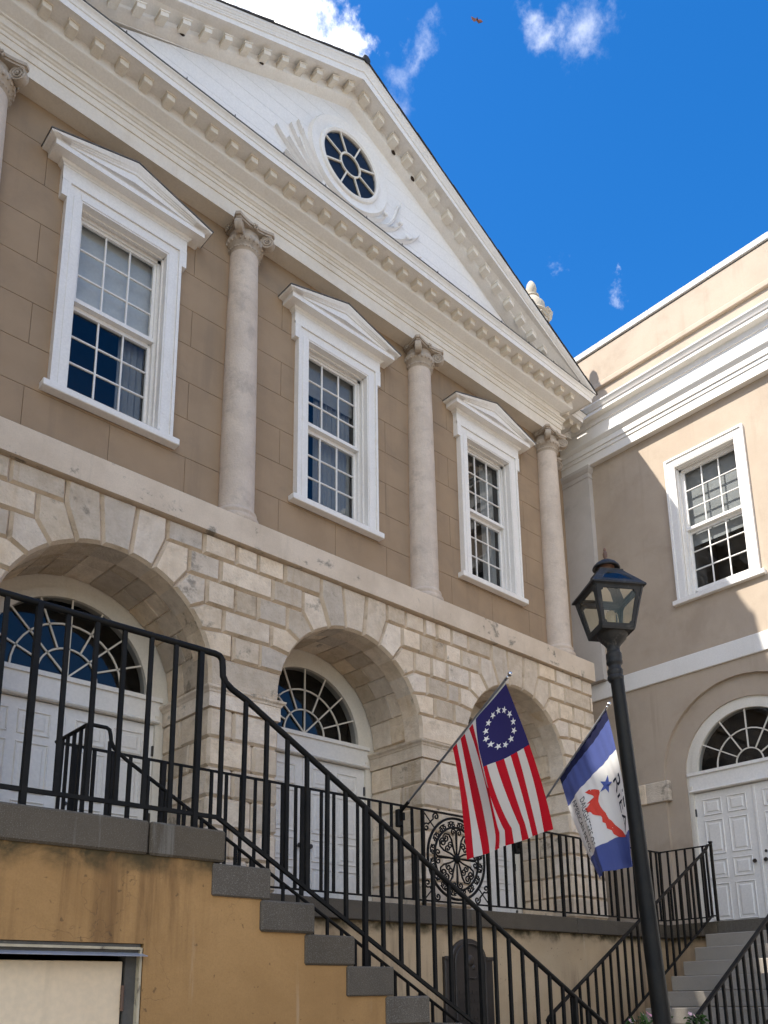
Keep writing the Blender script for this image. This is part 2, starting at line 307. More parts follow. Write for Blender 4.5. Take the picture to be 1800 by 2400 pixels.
    def sweep(s, path, prof, closed_prof=True):
        """profile (outward offset, z) carried along a plan path with mitred corners; outward = right of travel"""
        m = len(path); n = len(prof); P2 = [Vector(p) for p in path]; nr = []
        seg = []
        for i in range(m-1):
            t = (P2[i+1]-P2[i]).normalized(); seg.append(Vector((t.y, -t.x)))
        for i in range(m):
            if i == 0: nr.append(seg[0])
            elif i == m-1: nr.append(seg[-1])
            else: nr.append((seg[i-1]+seg[i])/(1+seg[i-1].dot(seg[i])))
        vs = [(P2[i].x+nr[i].x*o, P2[i].y+nr[i].y*o, z) for i in range(m) for o, z in prof]
        fs = []
        for i in range(m-1):
            for k in range(n if closed_prof else n-1):
                j = (k+1) % n; fs.append((i*n+k, (i+1)*n+k, (i+1)*n+j, i*n+j))
        if closed_prof: fs += [tuple(range(n)), tuple(range(m*n-1, (m-1)*n-1, -1))]
        return s.add(vs, fs)
    def sphere(s, c, r, seg=8, rings=6, sc_=(1, 1, 1)):
        prof = []; vs = []
        for j in range(rings+1):
            a = PI*j/rings
            for i in range(seg):
                b = 2*PI*i/seg; vs.append((c[0]+sc_[0]*r*math.sin(a)*math.cos(b), c[1]+sc_[1]*r*math.sin(a)*math.sin(b), c[2]+sc_[2]*r*math.cos(a)))
        fs = [(j*seg+i, (j+1)*seg+i, (j+1)*seg+(i+1) % seg, j*seg+(i+1) % seg) for j in range(rings) for i in range(seg)]
        return s.add(vs, fs)
    def mesh(s, name, mat, smooth=False):
        me = bpy.data.meshes.new(name); me.from_pydata(s.v, [], s.f)
        me.validate(); me.materials.append(MATS[mat] if isinstance(mat, str) else mat)
        import bmesh as _b
        bm = _b.new(); bm.from_mesh(me); _b.ops.remove_doubles(bm, verts=bm.verts, dist=1e-5); _b.ops.recalc_face_normals(bm, faces=bm.faces); bm.to_mesh(me); bm.free()
        if smooth:
            me.polygons.foreach_set('use_smooth', [True]*len(me.polygons))
            if hasattr(me, 'set_sharp_from_angle'): me.set_sharp_from_angle(angle=math.radians(smooth if smooth > 1 else 35))
        me.update(); return me
def inset_poly(poly, d):
    n = len(poly); out = []
    area = sum(poly[i][0]*poly[(i+1) % n][1]-poly[(i+1) % n][0]*poly[i][1] for i in range(n))
    sgn = 1 if area > 0 else -1
    for i in range(n):
        p0 = Vector(poly[i-1]); p1 = Vector(poly[i]); p2 = Vector(poly[(i+1) % n])
        e1 = (p1-p0).normalized(); e2 = (p2-p1).normalized()
        n1 = Vector((-e1.y, e1.x))*sgn; n2 = Vector((-e2.y, e2.x))*sgn
        k = (n1+n2)/max(.35, (1+n1.dot(n2))); out.append((p1.x+k.x*d, p1.y+k.y*d))
    return out
W = {}
def obj(name, mb, mat, parent=None, origin=(0, 0, 0), smooth=False, local=False, kind=None):
    """mesh in world coordinates (or in the parent's own when local)"""
    me = mb if isinstance(mb, bpy.types.Mesh) else mb.mesh(name, mat, smooth)
    o = bpy.data.objects.new(name, me); col.objects.link(o)
    if parent is not None:
        o.parent = parent
        o.location = Vector(origin) if local else Vector(origin)-W[parent.name]
    else: o.location = Vector(origin)
    W[o.name] = Vector(origin)
    if kind: o['kind'] = kind
    return o
def thing(name, label, cat, loc=(0, 0, 0), group=None, rotz=0):
    o = bpy.data.objects.new(name, None); col.objects.link(o); o.location = loc; o.rotation_euler = (0, 0, rotz); o.empty_display_size = .2
    o['label'] = label; o['category'] = cat
    if group: o['group'] = group
    W[o.name] = Vector(loc); return o
def tag(o, label, cat, group=None):
    o['label'] = label; o['category'] = cat
    if group: o['group'] = group
    return o
def wall_holes(mb, a0, a1, z0, z1, holes, fn):
    """rectangle sheet in (a, z) with rectangular holes"""
    As = sorted({a0, a1} | {h[0] for h in holes} | {h[1] for h in holes}); Zs = sorted({z0, z1} | {h[2] for h in holes} | {h[3] for h in holes})
    As = [a for a in As if a0 <= a <= a1]; Zs = [z for z in Zs if z0 <= z <= z1]
    for i in range(len(As)-1):
        for j in range(len(Zs)-1):
            ca = (As[i]+As[i+1])/2; cz = (Zs[j]+Zs[j+1])/2
            if any(h[0] < ca < h[1] and h[2] < cz < h[3] for h in holes): continue
            mb.add([fn(As[i], Zs[j]), fn(As[i+1], Zs[j]), fn(As[i+1], Zs[j+1]), fn(As[i], Zs[j+1])], [(0, 1, 2, 3)])
    return mb
# ================================================================== setting
GZ = -1.57                                            # ground (camera eye at z = 0)
g = MB(); g.add([(-400, -400, GZ), (400, -400, GZ), (400, 400, GZ), (-400, 400, GZ)], [(0, 1, 2, 3)])
ground = obj('ground', g, 'mortar_paving', kind='structure')

XC, BAY = 6.435, 3.125
BAYS = [XC-BAY, XC, XC+BAY]; PIERS = [XC-1.5*BAY, XC-.5*BAY, XC+.5*BAY, XC+1.5*BAY]
WALL_Y = 8.10; FY = 7.70; BELT_Y = 7.64; ARCH_Y = 7.87; TERR = .89
building = thing('exchange_building', 'tan stucco building with white pediment, stone columns and rusticated stone arcade', 'building', (XC, 8.0, GZ))
B = building

# ------------------------------------------------------------------ arcade stonework
R0 = 1.12; ZS = 3.335
def Rin(y): return R0+.045*(y-FY)/1.05
def onarc(x): return ZS+math.sqrt(max(0, R0*R0-x*x))
ZJ = [5.013, 4.757, 4.475, 4.18, 3.905, 3.612, 3.262]
OUT = [.20, .54, .805, 1.03, 1.25]                    # outer (stepped) edge of voussoirs by course
INN = [.145, .40, .645, .842, .985]                   # where their bed joints meet the intrados
CH, INS = .042, .028
def joint_faces(o):
    me = o.data; me.materials.append(MATS['limestone_joint'])
    for p in me.polygons:
        if max(abs(c_) for c_ in p.normal) < .95: p.material_index = 1
    return o
def arc_pts(xa, xb, n=4):
    return [(xa+(xb-xa)*i/n, onarc(xa+(xb-xa)*i/n)) for i in range(n+1)]
def put_stone(poly, cx, mir, mat='limestone', jit=.006):
    pl = [((cx - a) if mir else (cx + a), b) for a, b in poly]
    dy = random.uniform(-jit, jit)*1.4
    mb = MB(); mb.stone(pl, FY+dy, FY+.32, CH, INS)
    o_ = obj('stone', mb, mat, B); me = o_.data; me.materials.append(MATS['limestone_joint'])
    for p in me.polygons:
        if .3 < -p.normal.y < .95 or (.3 < p.normal.y < .95): p.material_index = 1
for cx in BAYS:
    put_stone([(-.2, 5.013), *[(x, z) for x, z in arc_pts(-.145, .145, 3)], (.2, 5.013)], cx, False)
    for mir in (False, True):
        j = random.uniform(-.015, .015)
        for k in range(4):
            top = ZJ[k]; bot = ZJ[k+1]; xo = OUT[k+1]; xi = OUT[k]
            poly = [(xi, top), *arc_pts(INN[k], INN[k+1], 3), (xo, bot), (xo, top)]
            put_stone(poly, cx, mir)
        xb = 1.385+j
        poly = [(OUT[4], 3.905), *arc_pts(INN[4], 1.086, 3), (xb, 3.612), (xb, 3.905)]
        put_stone(poly, cx, mir)
def row(px, z0, z1, xs):
    for a, b in zip(xs[:-1], xs[1:]):
        put_stone([(a, z0), (b, z0), (b, z1), (a, z1)], px, False)
half = BAY/2
for i, px in enumerate(PIERS):
    L = -half if i else -.42; Rr = half if i < 3 else .42
    def cl(xs):
        return sorted({round(min(max(x, L), Rr), 4) for x in xs})
    rows = [[-half+.54, -.585, -.17, .12, .49, half-.54], [-half+.805, -.37, .32, half-.805], [-half+1.03, -.17, .13, half-1.03], [-half+1.25, half-1.25], [-half+1.385, half-1.385]]
    if i == 2: rows = [[-half+.54, -.68, -.33, -.10, .19, .53, half-.54], [-half+.805, -.42, .06, .38, half-.805], [-half+1.03, -.22, .08, half-1.03], [-half+1.25, .08, half-1.25], [-half+1.385, half-1.385]]
    if i in (0, 3): rows[3] = [-half+1.25, 0, half-1.25]
    for k, xs in enumerate(rows):
        xs2 = cl(xs)
        if len(xs2) > 1 and xs2[-1]-xs2[0] > .05: row(px, ZJ[k+1], ZJ[k], xs2)
    # springer block across the pier, its top corners cut by the arches
    a = half-1.0; e = half-R0
    lft = [(-a+.02, 3.612), (-a-.015, 3.5), (-e, 3.262)] if i else [(L, 3.612), (L, 3.262)]
    rgt = [(e, 3.262), (a+.015, 3.5), (a-.02, 3.612)] if i < 3 else [(Rr, 3.262), (Rr, 3.612)]
    lft = [(-half+1.086, 3.612), (-half+1.112, 3.45), (-e, 3.262)] if i else lft
    rgt = [(e, 3.262), (half-1.112, 3.45), (half-1.086, 3.612)] if i < 3 else rgt
    put_stone(lft + rgt, px, False)
    # pier courses below the impost
    zc = [3.03, 2.698, 2.378, 2.061, 1.738, 1.42, 1.11, TERR]
    x0, x1 = px+(-e if i else L), px+(e if i < 3 else Rr)
    for k in range(7):
        zt, zb = zc[k], zc[k+1]
        cut = (x0+x1)/2+(.09 if k % 2 else -.12)+random.uniform(-.03, .03)
        yd = FY+(.42 if k % 2 else .62)
        for a_, b_ in ((x0, cut), (cut, x1)):
            mb = MB(); mb.cbox(a_, b_, FY+random.uniform(-.004, .004), yd, zb, zt, .030); joint_faces(obj('stone', mb, 'limestone', B))
        for a_, b_ in ((x0-.0, (x0+x1)/2), ((x0+x1)/2, x1)):
            dx = .012
            mb = MB(); mb.cbox(a_, b_, yd, 8.72, zb, zt, .02); joint_faces(obj('stone', mb, 'limestone', B))
    # impost moulding, returned into the arch
    mb = MB(); mb.sweep([(x0, 8.72), (x0, FY), (x1, FY), (x1, 8.72)], [(-.1, 3.03), (.012, 3.03), (.012, 3.188), (.022, 3.195), (.03, 3.215), (.055, 3.236), (.062, 3.258), (.0, 3.268), (-.1, 3.268)])
    obj('impost', mb, 'limestone', B)
    mb = MB(); mb.box(x0+.06, x1-.06, FY+.07, 8.70, TERR-.02, 5.0); obj('pier_core', mb, 'limestone_joint', B)
# spandrel backing (shows only in the joints)
mb = MB()
for cx in BAYS:
    n = 20; pts = [(cx+(R0+.012)*math.cos(PI*i/n), ZS+(R0+.012)*math.sin(PI*i/n)) for i in range(n+1)]
    for i in range(n): mb.add([(pts[i][0], FY+.07, pts[i][1]), (pts[i+1][0], FY+.07, pts[i+1][1]), (pts[i+1][0], FY+.07, 5.01), (pts[i][0], FY+.07, 5.01)], [(0, 1, 2, 3)])
obj('joint_backing', mb, 'limestone_joint', B)
# intrados stones
cuts = [math.acos(min(1, x/R0)) for x in (-1.12, -1.086, -.985, -.842, -.645, -.40, -.145, .145, .40, .645, .842, .985, 1.086, 1.12)]
cuts = sorted(cuts); cuts[0] = 0; cuts[-1] = PI
cuts = [0, .30, .58, .80, 1.01, 1.21, 1.44, 1.70, 1.93, 2.13, 2.34, 2.56, 2.84, PI]
for cx in BAYS:
    for k in range(len(cuts)-1):
        ys = [FY+.3, FY+.3+(.22 if k % 2 else .42), 8.72]
        if k % 3 == 0: ys = [FY+.3, FY+.62, 8.72]
        for ya, yb in zip(ys[:-1], ys[1:]):
            a0, a1 = cuts[k], cuts[k+1]; q = 3
            poly = [(a0+(a1-a0)*i/q, ya) for i in range(q+1)]+[(a1-(a1-a0)*i/q, yb) for i in range(q+1)]
            sc_r = R0
            fn = lambda s_, y_, d_, cx=cx: (cx+(Rin(y_)+d_)*math.cos(s_/R0), y_, ZS+(Rin(y_)+d_)*math.sin(s_/R0))
            mb = MB(); mb.stone([(a*R0, y) for a, y in poly], random.uniform(-.006, .004), .2, .016, .012, fn)
            obj('intrados_stone', mb, 'limestone', B)

# ------------------------------------------------------------------ door with fanlight (local: centre x 0, face at y 0, z from the sill)
panel_cache = {}
def panel_mesh(wd, ht, key):
    if key in panel_cache: return panel_cache[key]
    mb = MB(); m_ = .02
    for (a, b, c, d) in ((0, wd, 0, m_), (0, wd, ht-m_, ht), (0, m_, m_, ht-m_), (wd-m_, wd, m_, ht-m_)): mb.cbox(a, b, -.014, .004, c, d, .007)
    mb.stone([(m_+.028, m_+.028), (wd-m_-.028, m_+.028), (wd-m_-.028, ht-m_-.028), (m_+.028, ht-m_-.028)], -.010, .004, .012, .022)
    panel_cache[key] = mb.mesh('panel', 'door_paint'); return panel_cache[key]
def make_door(parent, loc, rotz, hw, dh, fr, fz, rc, jamb_out, knob_side=1, plan=None, handle=True):
    """hw half width of the pair, dh leaf height, fr fan radius, fz fan centre height, rc casing radius"""
    root = MB()
    n = 28                                              # casing: arch ring and jambs
    for y0, y1, ra, rb in ((-.02, .10, fr+.085, rc), (-.045, .10, fr, fr+.10)):
        for i in range(n):
            a0, a1 = PI*i/n, PI*(i+1)/n
            P = [(r_*math.cos(a), fz+r_*math.sin(a)) for r_, a in ((ra, a0), (rb, a0), (rb, a1), (ra, a1))]
            root.prism(P, y0, y1)
    for s_ in (-1, 1):
        a, b = sorted((s_*hw, s_*rc)); root.box(a, b, -.02, .10, 0, fz)
        a, b = sorted((s_*(hw+.0), s_*(hw+.05))); root.box(a, b, -.04, -.02, 0, fz-.22)
    root.box(-rc, rc, .098, .10, fz-.3, fz)
    c = obj('doorway', root, 'casing_paint', parent); c.location = Vector(loc)-W[parent.name]; c.rotation_euler = (0, 0, rotz); W[c.name] = Vector(loc)
    t = MB(); t.box(-hw-.05, hw+.05, -.03, .09, dh+.01, fz); t.box(-hw-.07, hw+.07, -.06, -.03, fz-.055, fz-.005); t.cbox(-hw-.05, hw+.05, -.085, -.03, dh+.012, dh+.05, .015); t.box(-hw-.02, hw+.02, -.05, -.03, dh+.05, dh+.075)
    obj('transom', t, 'door_paint', c, local=True)
    f = MB(); bw = .013                                 # fan bars
    ND, RG = (6, (.25, .62)) if plan == 'wing' else (8, (.36, .67))
    for k in range(1, ND):
        a = PI*k/ND; r0_ = .0 if (ND == 8 and k in (2, 4, 6)) else fr*RG[0]
        f.tube([(r0_*math.cos(a), -.005, fz+r0_*math.sin(a)), ((fr+.02)*math.cos(a), -.005, fz+(fr+.02)*math.sin(a))], bw, 4)
    for rr in (RG[0]*fr, RG[1]*fr):
        f.tube([(rr*math.cos(PI*i/20), -.005, fz+rr*math.sin(PI*i/20)) for i in range(21)], bw, 4)
    obj('fanlight_bars', f, 'casing_paint', c, local=True)
    for k in range(ND):                                 # fan panes, three rings
        for ra, rb in ((.02, RG[0]), (RG[0], RG[1]), (RG[1], 1.0)):
            q = 4; A = [PI*k/ND+PI/ND*i/q for i in range(q+1)]
            P = [(ra*fr*math.cos(a), fz+ra*fr*math.sin(a)) for a in A]+[(rb*fr*math.cos(a), fz+rb*fr*math.sin(a)) for a in reversed(A)]
            pm = MB(); pm.add([(x, .012, z) for x, z in P], [tuple(range(len(P)))]); obj('pane', pm, 'fan_glass', c, local=True)
    rm = MB(); rm.add([(-rc, .6, fz-.3), (rc, .6, fz-.3), (rc, .6, fz+rc), (-rc, .6, fz+rc), (-rc, .11, fz-.3), (rc, .11, fz-.3), (rc, .11, fz+rc), (-rc, .11, fz+rc)], [(0, 1, 2, 3), (0, 4, 5, 1), (1, 5, 6, 2), (2, 6, 7, 3), (3, 7, 4, 0)])
    obj('dark_room', rm, 'room', c, local=True)
    for s_ in (-1, 1):                                  # the two leaves
        lf = MB(); a, b = sorted((s_*.004, s_*hw)); lf.box(a, b, .0, .05, .005, dh); lo = obj('leaf', lf, 'door_paint', c, local=True)
        bead = MB()
        if s_ > 0: bead.cbox(-.022, .022, -.014, .0, .01, dh-.005, .006); obj('meeting_bead', bead, 'door_paint', c, local=True)
        wd = (hw-.13*2-.09)/2
        hs_ = [.57, .30, .55, .27]; z = .17
        tot = sum(hs_); k_ = (dh-.17-.11-3*.075)/tot
        for q, h_ in enumerate(hs_):
            hh = h_*k_
            for cidx in (0, 1):
                xa = .13+cidx*(wd+.09); xa = xa if s_ > 0 else -xa-wd
                po = bpy.data.objects.new('panel', panel_mesh(wd, hh, (round(wd, 3), round(hh, 3)))); col.objects.link(po); po.parent = c; po.location = (xa, 0, z)
            z += hh+.075
        for zh in (dh*.16, dh*.5, dh*.86):
            hg = MB(); hg.cbox(s_*(hw-.006)-.012, s_*(hw-.006)+.012, -.03, .0, zh-.06, zh+.06, .004); obj('hinge', hg, 'knob', c, local=True)
        kn = MB(); kn.lathe([(.0, 0), (.014, 0), (.012, .02), (.028, .035), (.034, .05), (.028, .065), (0, .07)], (0, 0, 0), 12, cap=False)
        kn.v = [(x+s_*.085, -z_, y+dh*.46) for x, y, z_ in kn.v]; obj('knob', kn, 'knob', c, local=True, smooth=True)
        if s_ > 0:
            kn = MB(); kn.lathe([(0, 0), (.022, 0), (.022, .012), (0, .016)], (0, 0, 0), 12, cap=False); kn.v = [(x+s_*.085, -z_, y+dh*.52) for x, y, z_ in kn.v]; obj('lock', kn, 'knob', c, local=True)
    return c
for cx in BAYS:
    make_door(B, (cx, 8.75, TERR), 0, 1.02, 2.15, .89, ZS+.035-TERR, 1.22, 1.22)

# ------------------------------------------------------------------ belt course
mb = MB(); mb.sweep([(1.33, 9.2), (1.33, BELT_Y), (11.55, BELT_Y), (11.55, 9.2)], [(-.30, 5.013), (0, 5.013), (0, 5.335), (-.012, 5.346), (-.7, 5.36), (-.7, 5.013)])
obj('belt_course', mb, 'belt_stone', B)

# ------------------------------------------------------------------ upper wall: scored stucco blocks on a backing
SILL_Z, WTOP = 6.14, 8.97
holes = [(cx-.52, cx+.52, 6.2, 8.66) for cx in BAYS]
mb = MB(); wall_holes(mb, 1.58, 11.34, 5.3, 9.66, holes, lambda a, z: (a, WALL_Y+.010, z))
mb.add([(11.34, WALL_Y+.01, 5.3), (11.34, 8.6, 5.3), (11.34, 8.6, 9.66), (11.34, WALL_Y+.01, 9.66)], [(0, 1, 2, 3)])
mb.add([(1.58, WALL_Y+.01, 5.3), (1.58, 8.6, 5.3), (1.58, 8.6, 9.66), (1.58, WALL_Y+.01, 9.66)], [(0, 1, 2, 3)])
obj('wall', mb, 'groove', B)
zl = [5.33, 5.61, 6.115, 6.617, 7.12, 7.62, 8.13, 8.635, 9.14, 9.635]
excl = [(cx-.685, cx+.685, 6.1405, 8.985) for cx in BAYS]
G = .002
def rect_sub(r, ex):
    rs = [r]
    for e in ex:
        nx = []
        for (a, b, c, d) in rs:
            if b <= e[0] or a >= e[1] or d <= e[2] or c >= e[3]: nx.append((a, b, c, d)); continue
            if a < e[0]: nx.append((a, e[0], c, d))
            if b > e[1]: nx.append((e[1], b, c, d))
            if c < e[2]: nx.append((max(a, e[0]), min(b, e[1]), c, e[2]))
            if d > e[3]: nx.append((max(a, e[0]), min(b, e[1]), e[3], d))
        rs = nx
    return rs
for k in range(len(zl)-1):
    xs = [1.58]
    for cx in BAYS: xs += [cx-.91, cx, cx+.91] if k % 2 == 1 else [cx-.45, cx+.45, cx+BAY/2]
    xs = sorted(x for x in xs if x < 11.2)+[11.34]
    for a, b in zip(xs[:-1], xs[1:]):
        for (p, q, r_, s_) in rect_sub((a, b, zl[k], zl[k+1]), excl):
            if q-p < .02 or s_-r_ < .02: continue
            m_ = MB(); gl = G if p == a else 0; gr = G if q == b else 0; gb = G if r_ == zl[k] else 0; gt = G if s_ == zl[k+1] else 0
            m_.stone([(p+gl, r_+gb), (q-gr, r_+gb), (q-gr, s_-gt), (p+gl, s_-gt)], WALL_Y, WALL_Y+.012, .004, .0025)
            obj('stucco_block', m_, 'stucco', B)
# recessed links and bodies behind
mb = MB(); mb.box(-1.5, 1.6, 8.62, 20, GZ, 15.0); obj('rear_wall', mb, 'stucco', B)  # unseen left body, raised above the roof to block sun from the steps
mb = MB(); mb.box(11.3, 12.60, 8.62, 20, GZ, 10.6); obj('rear_wall', mb, 'stucco', B)
mb = MB(); mb.box(1.6, 11.3, 9.6, 20, GZ, 10.6); obj('core', mb, 'room', B)

# ------------------------------------------------------------------ sash windows
def make_window(parent, loc, rotz, ped=True, glass_mat='window_glass', curtain='none', hw_out=.695, hw_in=.515, glass_y=.20, zb=0.0, ztop=2.42, wall=.07):
    """local: x across, y into the wall, z = 0 at sill top; facing -y"""
    H = ztop                                           # casing inner top
    cas = MB(); F = 0.0
    cas.box(-hw_out, -hw_in, F, wall, 0, H+.18-.0); cas.box(hw_in, hw_out, F, wall, 0, H+.18); cas.box(-hw_in, hw_in, F, wall, H, H+.18)
    d_ = .06
    for s_ in (-1, 1):                                  # stepped architrave mouldings and reveals
        a, b = sorted((s_*hw_out, s_*(hw_out-.035))); cas.box(a, b, F-.022, F, 0, H+.144)
        a, b = sorted((s_*(hw_in+.10), s_*(hw_in+.02))); cas.box(a, b, F-.008, F, 0, H+.02)
        a, b = sorted((s_*hw_in, s_*(hw_in+.03))); cas.box(a, b, wall, glass_y+.06, 0, H)
        a, b = sorted((s_*hw_in, s_*(hw_in-.045))); cas.box(a, b, glass_y-.045, glass_y+.05, 0, H)
        a, b = sorted((s_*hw_in, s_*(hw_in-.018))); cas.box(a, b, glass_y-.11, glass_y-.08, 0, H)
        if ped:
            a, b = sorted((s_*hw_out, s_*(hw_out+.06))); cas.box(a, b, F-.020, wall, H-.06, H+.179)
    cas.box(-hw_in-.02, hw_in+.02, F-.008, F, H+.02, H+.10); cas.box(-hw_out-(.06 if ped else 0), hw_out+(.06 if ped else 0), F-.022, F, H+.145, H+.18)
    cas.box(-hw_in, hw_in, wall, glass_y+.06, H, H+.03); cas.box(-hw_in, hw_in, glass_y-.045, glass_y+.05, H-.045, H); cas.box(-hw_in, hw_in, glass_y-.11, glass_y-.08, H-.018, H)
    c = obj('window', cas, 'white_paint', parent); c.location = Vector(loc)-W[parent.name]; c.rotation_euler = (0, 0, rotz); W[c.name] = Vector(loc)
    s = MB(); s.cbox(-hw_out-.075, hw_out+.075, -.055, wall, -.082, 0, .008); s.box(-hw_in, hw_in, wall, glass_y+.08, -.03, .045); s.add([(-hw_in, -.05, .001), (hw_in, -.05, .001), (hw_in, glass_y, .05), (-hw_in, glass_y, .05)], [(0, 1, 2, 3)])
    obj('sill', s, 'white_paint', c, local=True)
    gx = hw_in-.078; z0, z1 = .185+.02, H-.075; zm0, zm1 = z0+ (z1-z0)*.465, z0+(z1-z0)*.512
    for up_, (a, b) in enumerate(((z0, zm0), (zm1, z1))):
        y = glass_y+(.0 if up_ else .035); sh = MB()
        sh.box(-gx-.045, -gx, y-.02, y+.02, a-.045, b+.045); sh.box(gx, gx+.045, y-.02, y+.02, a-.045, b+.045)
        sh.box(-gx, gx, y-.02, y+.02, a-(.075 if not up_ else .05), a); sh.box(-gx, gx, y-.02, y+.02, b, b+.05)
        if up_: sh.box(-gx-.05, gx+.05, y-.055, y-.02, a-.05, a+.0)
        m_ = .010
        for i in (1, 2):
            x = -gx+2*gx*i/3; sh.cbox(x-m_, x+m_, y-.016, y+.012, a, b, .005)
            z = a+(b-a)*i/3
            for q in range(3): sh.cbox(-gx+2*gx*q/3+(m_ if q else 0), -gx+2*gx*(q+1)/3-(m_ if q < 2 else 0), y-.015, y+.012, z-m_, z+m_, .005)
        obj('sash', sh, 'white_paint', c, local=True)
        for i in range(3):
            for k in range(3):
                pm = MB(); tlt = random.uniform(-.0016, .0016); tl2 = random.uniform(-.0016, .0016)
                xa, xb, za, zb_ = -gx+2*gx*i/3, -gx+2*gx*(i+1)/3, a+(b-a)*k/3, a+(b-a)*(k+1)/3
                pm.add([(xa, y+.004, za), (xb, y+.004+tlt, za), (xb, y+.004+tlt+tl2, zb_), (xa, y+.004+tl2, zb_)], [(0, 1, 2, 3)])
                obj('pane', pm, glass_mat, c, local=True)
    rm = MB(); X_, Y0, Y1, Z0, Z1 = hw_in+.02, glass_y+.06, glass_y+1.1, -.05, H+.1
    rm.add([(-X_, Y0, Z0), (X_, Y0, Z0), (X_, Y0, Z1), (-X_, Y0, Z1), (-X_, Y1, Z0), (X_, Y1, Z0), (X_, Y1, Z1), (-X_, Y1, Z1)], [(4, 5, 6, 7), (0, 4, 5, 1), (1, 5, 6, 2), (2, 6, 7, 3), (3, 7, 4, 0)])
    obj('dark_room', rm, 'room', c, local=True)
    def drape(xa, xb, za, zb_, y, folds, mat):
        d = MB(); n = folds*6; vs = []
        for i in range(n+1):
            x = xa+(xb-xa)*i/n; yy = y+.018*math.sin(i/6*2*PI+x*3)
            vs += [(x, yy, za), (x, yy, zb_)]
        d.add(vs, [(2*i, 2*i+2, 2*i+3, 2*i+1) for i in range(n)]); return d
    if curtain == 'blind':
        d = MB(); d.box(-gx-.04, gx+.04, glass_y+.10, glass_y+.104, zm1-.06, H); obj('blind', d, 'blind', c, local=True)
        obj('curtain', drape(gx*.36, gx+.05, .1, H, glass_y+.17, 4, 0), 'curtain', c, local=True, smooth=60)
    elif curtain == 'right':
        obj('curtain', drape(-gx*.42, gx+.05, .1, H, glass_y+.15, 8, 0), 'curtain', c, local=True, smooth=60)
        d = MB(); d.box(-gx-.04, gx+.04, glass_y+.10, glass_y+.104, H-.55, H); obj('blind', d, 'curtain', c, local=True)
    elif curtain == 'edge':
        obj('curtain', drape(gx*.35, gx+.05, .1, H, glass_y+.15, 4, 0), 'curtain', c, local=True, smooth=60)
    elif curtain == 'wing':
        d = MB(); d.box(-gx-.04, gx+.04, glass_y+.10, glass_y+.104, zm0-.2, H); obj('blind', d, 'curtain', c, local=True)
    if ped:
        Hf = H+.18                                     # frieze, bed mould, pediment
        fz0, fz1 = Hf, Hf+.155; e = hw_out+.06
        fr = MB(); fr.box(-e, e, -.012, wall, fz0+.001, fz1); obj('frieze', fr, 'white_paint', c, local=True)
        c0 = fz1; q = .145
        cr = MB(); cr.sweep([(-e, wall), (-e, -.012), (e, -.012), (e, wall)], [(-.05, c0-.002), (.006, c0-.002), (.012, c0+.012), (.03, c0+.022), (.04, c0+.04), (.04, c0+.045), (.150, c0+.045), (.150, c0+.105), (.162, c0+.112), (-.05, c0+.118)])
        obj('cornice', cr, 'white_paint', c, local=True)
        t0 = c0+.118; sl = .295; E_ = e+.225; ap = t0+.012+sl*E_
        ty = MB(); ty.add([(-e+.02, .0, t0-.01), (e-.02, .0, t0-.01), (0, .0, t0-.01+sl*(e-.02)+.02)], [(0, 1, 2)]); obj('tympanum', ty, 'white_paint', c, local=True)
        prof = [(-.0, -.215), (-.115, -.215), (-.150, -.215), (-.150, -.115), (-.165, -.108), (-.172, -.085), (-.19, -.06), (-.215, -.018), (-.222, .0), (wall, .0), (wall, -.215)]
        for s_ in (-1, 1):
            rk = MB(); n = len(prof); vs = []
            for y_, h_ in prof:                          # plumb cut at the apex, returned at the eave
                ee = e+.15-(.150+max(-y_, 0) if False else 0)
                xe = e+max(.0, -y_)-.0
                vs.append((0, y_, ap+h_)); vs.append((s_*xe, y_, max(ap+h_-sl*xe, t0-.004)))
            fs = [tuple(2*i for i in range(n)), tuple(2*i+1 for i in reversed(range(n)))]
            fs += [(2*i, 2*i+1, 2*((i+1) % n)+1, 2*((i+1) % n)) for i in range(n)]
            rk.add(vs, fs); obj('raking_cornice', rk, 'white_paint', c, local=True)
            rr_ = MB(); vs = []
            for y_, h_ in prof[2:9]:
                o_ = -y_; ze = max(ap+h_-sl*(e+o_), t0-.004); vs += [(s_*(e+o_), y_, ze), (s_*(e+o_), wall, ze)]
            k_ = 7; vs += [(s_*e, y_, ap-sl*(e+.222)), (s_*e, wall, ap-sl*(e+.222)), (s_*e, prof[2][0], t0-.004), (s_*e, wall, t0-.004)]
            rr_.add(vs, [(2*i, 2*i+1, 2*i+3, 2*i+2) for i in range(6)]+[(12, 13, 15, 14), (0, 1, 17, 16), (1, 3, 5, 7, 9, 11, 13, 15, 17)]); obj('cornice_return', rr_, 'white_paint', c, local=True)
            ld = MB(); xe = e+.232
            ld.add([(0, -.232, ap+.004), (s_*xe, -.232, ap+.004-sl*xe), (s_*xe, wall, ap+.004-sl*xe), (0, wall, ap+.004), (0, -.232, ap+.016), (s_*xe, -.232, ap+.016-sl*xe), (s_*xe, wall, ap+.016-sl*xe), (0, wall, ap+.016)], [(0, 1, 2, 3), (4, 5, 6, 7), (0, 1, 5, 4), (1, 2, 6, 5)])
            obj('lead_cover', ld, 'flashing', c, local=True)
    return c
for cx, cu in zip(BAYS, ('blind', 'right', 'edge')):
    make_window(B, (cx, 8.03, 6.222), 0, True, 'window_glass', cu)

